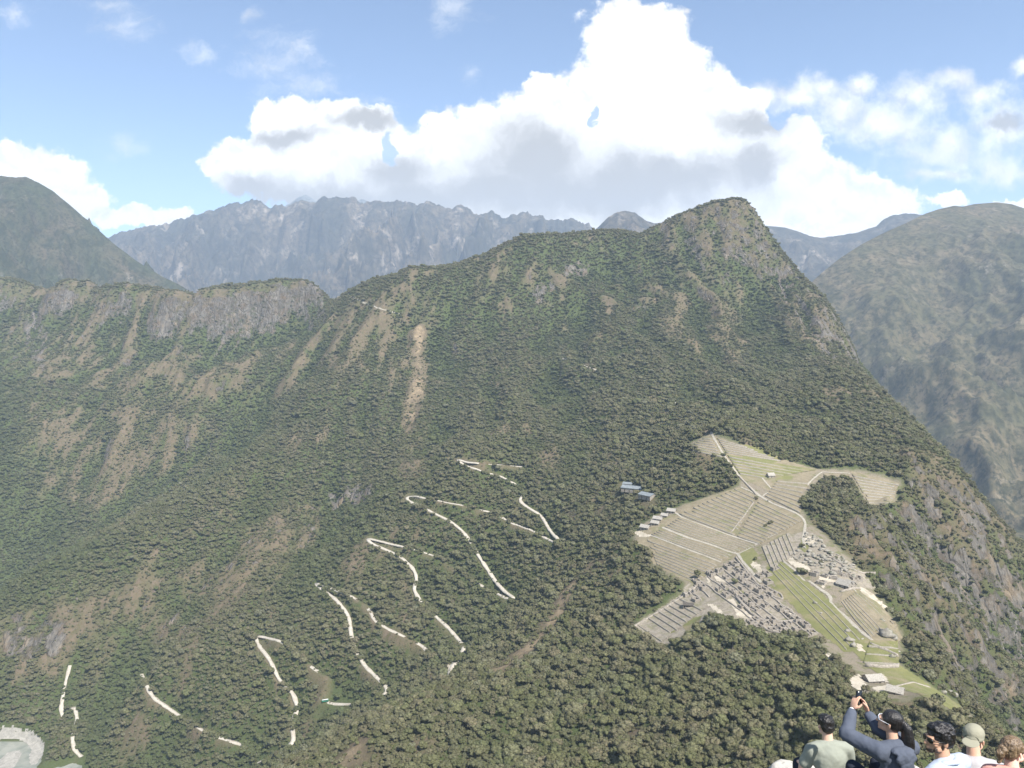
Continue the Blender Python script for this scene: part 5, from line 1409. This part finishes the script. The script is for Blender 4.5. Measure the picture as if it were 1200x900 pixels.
    for q in (-1, 1):
        bm = bmesh.new(); bmesh.ops.create_uvsphere(bm, u_segments=12, v_segments=8, radius=.0115 * k, matrix=Matrix.Translation(hp(q * .030, .080, .006)))
        me_ = bpy.data.meshes.new('eye'); bm.to_mesh(me_); bm.free(); me_.materials.append(M_EYE); link('eye', me_, t)
    # hair
    if hairf:
        Hb = Blob(); hairf(Hb, hp, Hm, k); Hb.build('hair', hairf.m, t, .005, 2, hairf.disp)
    if extras: extras(t, hp, Hm, k)
    return t
M_EYE = mat('eye', color=(.05, .035, .03), rough=.2, spec=.6)
def hair_short(vol=1.0, m_=None, disp=(.012, .03)):
    def f(Hb, hp, Hm, k):
        Hb.ell(hp(0, -.022, .048), (.081 * k * vol, .095 * k * vol, .078 * k * vol), Hm)
        Hb.ell(hp(0, -.055, .005), (.072 * k * vol, .058 * k * vol, .072 * k), Hm); Hb.ell(hp(0, .035, .092), (.062 * k * vol, .050 * k, .030 * k * vol), Hm)
        for q in (-1, 1): Hb.ell(hp(q * .070, .012, .035), (.012 * k, .022 * k, .030 * k), Hm)
        for i in range(26):
            a = i * 2.4; r = .07 * math.sqrt(i / 26); Hb.ell(hp(r * math.cos(a) * vol, -.02 + r * 1.15 * math.sin(a) * vol, .075 + .045 * (1 - (r / .07) ** 2)), (.018 * vol, .018 * vol, .014 * vol))
    f.m = m_; f.disp = disp; return f
def hair_pony(m_, long_=True, disp=(.006, .03)):
    def f(Hb, hp, Hm, k):
        Hb.ell(hp(0, -.018, .040), (.083 * k, .098 * k, .086 * k), Hm); Hb.ell(hp(0, -.050, .0), (.074 * k, .062 * k, .075 * k), Hm)
        for q in (-1, 1): Hb.ell(hp(q * .066, .01, .03), (.018 * k, .04 * k, .04 * k), Hm)
        if long_:
            a = hp(.005, -.105, .03); Hb.ell(a, (.034, .034, .034))
            Hb.chain([a, a + Vector((.012, -.045, -.04)), a + Vector((.016, -.060, -.14)), a + Vector((.018, -.066, -.29)), a + Vector((.015, -.06, -.42))], [.036, .050, .058, .052, .02], (1.1, .8))
        else:
            a = hp(-.01, -.105, .02); Hb.ell(a, (.042, .040, .046)); Hb.ell(a + Vector((-.02, -.02, -.03)), (.036, .034, .04)); Hb.chain([a, a + Vector((-.03, -.03, -.10))], [.030, .016])
    f.m = m_; f.disp = disp; return f
def glasses(t, hp, Hm, k, frame_c, lens_c, z=.006, y=.098, name='sunglasses', up=0):
    g = link(name, None, t)
    fm = mat('frame_plastic', color=frame_c, rough=.3, spec=.5); lm = mat('dark_lens', color=lens_c, rough=.12, spec=.6)
    def tube(pts, r, n_, m_):
        B_ = Blob(); B_.chain([hp(*p) for p in pts], [r] * len(pts)); link(n_, mesh_from(n_, np.vstack(B_.V), np.vstack(B_.F), (m_,), True), t)
    z += up
    for q in (-1, 1):
        B_ = Blob(); B_.ell(hp(q * .034, y, z), (.029, .007, .022), Hm @ Matrix.Rotation(-q * .22, 3, 'Z')); link('lens', mesh_from('lens', np.vstack(B_.V), np.vstack(B_.F), (lm,), True), t)
        tube([(q * .064, y - .012, z + .006), (q * .079, y - .05, z + .008), (q * .080, -.005, z + .004)], .0032, 'temple_arm', fm)
    tube([(-.064, y - .012, z + .012), (-.03, y + .006, z + .018), (0, y + .010, z + .012), (.03, y + .006, z + .018), (.064, y - .012, z + .012)], .0030, 'glasses_frame', fm)
    bpy.data.objects.remove(g)

# the rocks they sit on
def crag(loc, size, seed, label=None, m=None, name='boulder', rz=0.0, **kw):
    v, f = ICO3
    p = np.sign(v) * np.abs(v) ** .55
    p = p * (1 + .16 * n3d(v, 1.4, seed) + .10 * n3d(v, 3.3, seed + 2))[:, None]
    fine = (.045 * n3d(v * 3, 2.6, seed + 7))[:, None]; p = p * (1 + fine)
    o = link(name, mesh_from(name, p * np.array(size), f, (m or M_CRAG,), False), None, loc, rz)
    for a, b_ in kw.items(): o[a] = b_
    if label: tag(o, label, 'boulder')
    sb = o.modifiers.new('chip', 'SUBSURF'); sb.levels = 2; sb.render_levels = 2
    tx = bpy.data.textures.new('chips', 'VORONOI'); tx.noise_scale = .25; d_ = o.modifiers.new('chips', 'DISPLACE'); d_.texture = tx; d_.strength = .05; d_.texture_coords = 'LOCAL'
    return o
def m_crag(t, b):
    O = t.obj(); n = t.noise(O, 2.2, 8, .65); s_ = t.noise(O, 26, 3, .7); l_ = t.noise(O, 5, 5, .6)
    c = t.mix(t.mapr(n, .35, .65), (.33, .31, .28), (.52, .50, .45)); c = t.mix(t.mapr(s_, .55, .7), c, (.22, .21, .19)); c = t.mix(t.mapr(l_, .60, .68), c, (.60, .58, .50))
    t.l.new(c, b.inputs['Base Color']); t.l.new(t.bump(t.noise(O, 9, 8, .7), .6, .04), b.inputs['Normal'])
M_CRAG = mat('lichened_granite', m_crag)
def at(u, v, D): 
    dx, dz = px_dir(u, v); return Vector((float(dx) * D, D, float(dz) * D))
led = at(1060, 985, 7.2)
crag((led.x + .3, 6.6, led.z - 5.6), (3.4, 3.2, 5.0), 3, name='rock_ledge', kind='structure')
r1 = at(923, 911, 8.9); crag(r1 - Vector((0, 0, .12)), (.20, .3, .22), 8, 'smaller pale rock at the bottom edge left of the man in green')
r1 = at(946, 911, 8.9); crag(r1 - Vector((0, 0, .18)), (.24, .3, .30), 9, 'pale rock touching the elbow of the man in the green shirt')
r1 = at(1062, 912, 8.4); crag(r1 - Vector((0, 0, .2)), (.26, .3, .32), 12, 'pale rock between the long haired woman and the bearded man')
# four people and a fifth cut by the frame
black = m_hair((.008, .007, .007), 'black_hair'); black2 = m_hair((.010, .009, .009), 'black_hair')
UPZ = Vector((0, 0, 1))
def arms_rest(k=1.0): return [((-.27 * k, .10, .30 * k), (-.17 * k, .34, .22 * k), (.3, 1, -.1), (0, -.2, -1), .35), ((.27 * k, .10, .30 * k), (.17 * k, .34, .22 * k), (-.3, 1, -.1), (0, -.2, -1), .35)]
def print_back(t, hp, Hm, k):
    # faded round print on the back of the shirt
    m_ = mat('faded_print', color=(.20, .22, .18), rough=.95)
    import_pts = []
    for r_, a0, a1 in ((.085, .35, 2.8), (.072, .35, 2.8)):
        pts = [Vector((r_ * math.cos(a_), -.152 + .55 * (r_ * math.cos(a_)) ** 2 + .012, .40 + r_ * math.sin(a_))) for a_ in np.linspace(a0, a1, 18)]
        B_ = Blob(); B_.chain(pts, [.0016] * 18); import_pts.append(B_)
    for i in range(7):
        x = (i - 3) * .016; B_ = Blob(); B_.chain([Vector((x, -.142, .345)), Vector((x, -.145, .345 + .03 + .012 * (3 - abs(i - 3))))], [.002, .002]); import_pts.append(B_)
p1 = person(968, 851, 8.2, 'man in a pale green T-shirt with short black hair seen from behind', (.62, .40, .30), yaw=R(4), head_yaw=R(-4), head_pitch=R(-14), lean=.25, arms=arms_rest(),
       top='tee', top_m=m_cloth((.25, .265, .225), 'green_cotton'), hairf=hair_short(1.0, black))
# woman taking a picture
D2 = 7.3; hd = at(1043, 846, D2); yaw2 = R(14); Rz2 = Matrix.Rotation(-yaw2, 3, 'Z')
H2 = Vector((0, .07 + .22 * .25, .77)); loc2 = hd - Matrix.Rotation(yaw2, 3, 'Z') @ H2
def loc_of(u, v, D): return Matrix.Rotation(-yaw2, 3, 'Z') @ (at(u, v, D) - loc2)
ph = loc_of(1006.5, 817.5, 7.64)
wl, wr_ = loc_of(998.5, 833, 7.60), loc_of(1017.5, 838, 7.55)
el, er = loc_of(991.5, 860, 7.42), loc_of(1029, 853, 7.45)
def ex2(t, hp, Hm, k):
    glasses(t, hp, Hm, k, (.6, .6, .62), (.25, .27, .3), up=.002)
    B_ = Blob(); d_ = (wl - el).normalized(); B_.chain([wl - d_ * .02, wl + d_ * .004], [.034, .033]); link('cuff', mesh_from('cuff', np.vstack(B_.V), np.vstack(B_.F), (m_cloth((.8, .8, .8), 'white_cuff'),), True), t)
    Hd = Blob(); Hd.ell(Vector((0, -.045, .575)), (.125, .075, .042)); Hd.ell(Vector((0, -.105, .525)), (.115, .032, .075)); Hd.ell(Vector((.0, -.115, .47)), (.075, .025, .06)); Hd.build('hood', m_grey, t, .009, 6, (.02, .05))
m_grey = m_cloth((.085, .098, .128), 'grey_fleece')
fdl, fdr = (ph + Vector((-.042, -.005, -.045)) - wl), (ph + Vector((.042, -.005, -.05)) - wr_)
p2 = person(1043, 846, D2, 'woman with long black ponytail and grey hoodie raising a phone', (.50, .31, .22), yaw=yaw2, head_yaw=R(38), head_pitch=R(8), lean=.22, female=True, hz=.77,
       arms=[(el, wl, fdl + Vector((-.01, 0, .02)), (1, .25, 0), .42), (er, wr_, fdr + Vector((.01, 0, .02)), (-1, .25, 0), .42)], top='long', top_m=m_grey, hairf=hair_pony(black2), extras=ex2)
pm_ = loc2 + Matrix.Rotation(yaw2, 3, 'Z') @ ph
phone = thing('phone', 'black smartphone held upright in the raised hands of the woman', 'phone', pm_, yaw2)
bm = bmesh.new(); bmesh.ops.create_cube(bm, size=1); bmesh.ops.scale(bm, vec=(.072, .009, .150), verts=bm.verts); bmesh.ops.bevel(bm, geom=bm.edges[:], offset=.003, segments=2, affect='EDGES')
me_ = bpy.data.meshes.new('case'); bm.to_mesh(me_); bm.free(); me_.materials.append(mat('black_plastic', color=(.012, .012, .014), rough=.3, spec=.5)); link('case', me_, phone)
link('screen', mesh_from('screen', *boxv(-.033, .033, -.0062, -.0052, -.07, .07), (mat('dark_screen', color=(.01, .012, .016), rough=.1, spec=.6),)), phone)
# man in sunglasses, profile to the left
def ex3(t, hp, Hm, k):
    glasses(t, hp, Hm, k, (.01, .01, .01), (.01, .01, .012))
    C = Blob(); C.chain([Vector((-.075, .07, .60)), Vector((-.08, .0, .625)), Vector((0, -.05, .635)), Vector((.08, .0, .625)), Vector((.075, .07, .60))], [.020] * 5, (1, 1.4)); C.build('collar', m_white3, t, .007, 3)
    Bd = Blob()
    Bd.ell(hp(0, .066, -.078), (.040, .032, .026), Hm)
    for q in (-1, 1): Bd.ell(hp(q * .050, .030, -.062), (.0145, .042, .026), Hm); Bd.ell(hp(q * .0685, .006, -.028), (.008, .012, .028), Hm)
    Bd.build('beard', m_hair((.03, .02, .015), 'short_beard'), t, .006, 2, (.004, .01))
m_white3 = m_cloth((.38, .43, .52), 'white_shirt_cotton')
p3 = person(1100, 866, 6.0, 'bearded man in dark sunglasses facing left with thick black hair and a white collared shirt', (.42, .25, .165), yaw=R(32), head_yaw=R(66), head_pitch=R(3), lean=.1, arms=arms_rest(),
       top='tee', top_m=m_white3, hairf=hair_short(1.14, black, (.026, .035)), extras=ex3)
# man in a backwards cap
def ex4(t, hp, Hm, k):
    mc = m_cloth((.27, .262, .20), 'khaki_canvas', 120)
    C = Blob(); C.ell(hp(0, -.012, .058), (.088, .104, .080), Hm); c_ = link('cap', None, t); bpy.data.objects.remove(c_)
    C.ell(hp(0, -.02, .03), (.087, .103, .05), Hm)
    cp = C.build('cap', mc, t, .006, 3, (.005, .03))
    Bm = Blob(); Bm.ell(hp(0, -.140, .012), (.070, .062, .007), Hm @ Matrix.Rotation(R(24), 3, 'X')); 
    br = link('brim', mesh_from('brim', np.vstack(Bm.V), np.vstack(Bm.F), (mc,), True), cp)
    S = Blob(); S.chain([hp(.055 * math.cos(a_) * 1.0, -.095 - .01 * math.sin(a_), .03 + .03 * math.sin(a_)) for a_ in np.linspace(0.2, 2.9, 7)], [.003] * 7); link('strap', mesh_from('strap', np.vstack(S.V), np.vstack(S.F), (m_cloth((.10, .11, .08), 'dark_strap'),), True), cp)
p4 = person(1141, 866, 6.9, 'man wearing a faded khaki cap backwards and an off white T-shirt, seen from behind', (.58, .36, .26), yaw=R(-18), head_yaw=R(-22), head_pitch=R(-6), lean=.2, arms=arms_rest(1.05),
       top='tee', top_m=m_cloth((.37, .36, .37), 'off_white_cotton'), hairf=None, extras=ex4, k=1.04)
def ex5(t, hp, Hm, k):
    glasses(t, hp, Hm, k, (.02, .015, .012), (.02, .015, .012))
p5 = person(1187, 879, 6.4, 'woman in a pink top with tied brown and blond hair', (.66, .42, .33), yaw=R(-30), head_yaw=R(-38), head_pitch=R(0), lean=.15, female=True, arms=arms_rest(.95),
       top='tee', top_m=m_cloth((.58, .30, .25), 'pink_cotton'), hairf=hair_pony(m_hair((.045, .028, .018), 'brown_hair', (.24, .165, .095)), False, (.016, .025)), extras=ex5)

# ------------------------------------------------------------------ air
def build_haze():
    x0, x1, y0, y1, z0, z1 = -11000, 11000, -1500, 12900, RIVER_Z - 40, 2050
    v = [(x, y, z) for z in (z0, z1) for y in (y0, y1) for x in (x0, x1)]
    f = [(0, 2, 3, 1), (4, 5, 7, 6), (0, 1, 5, 4), (2, 6, 7, 3), (0, 4, 6, 2), (1, 3, 7, 5)]
    m = bpy.data.materials.new('haze'); m.use_nodes = True; t = NT(m.node_tree); t.n.clear()
    o = t.new('ShaderNodeOutputMaterial'); p = t.new('ShaderNodeVolumePrincipled')
    p.inputs['Color'].default_value = (0.62, 0.78, 1.0, 1); p.inputs['Density'].default_value = HAZE_DENSITY
    p.inputs['Anisotropy'].default_value = 0.0
    t.l.new(p.outputs[0], o.inputs['Volume'])
    link('haze', mesh_from('haze', v, f, (m,)), kind='stuff')
HAZE_DENSITY = 5.8e-5
build_haze()
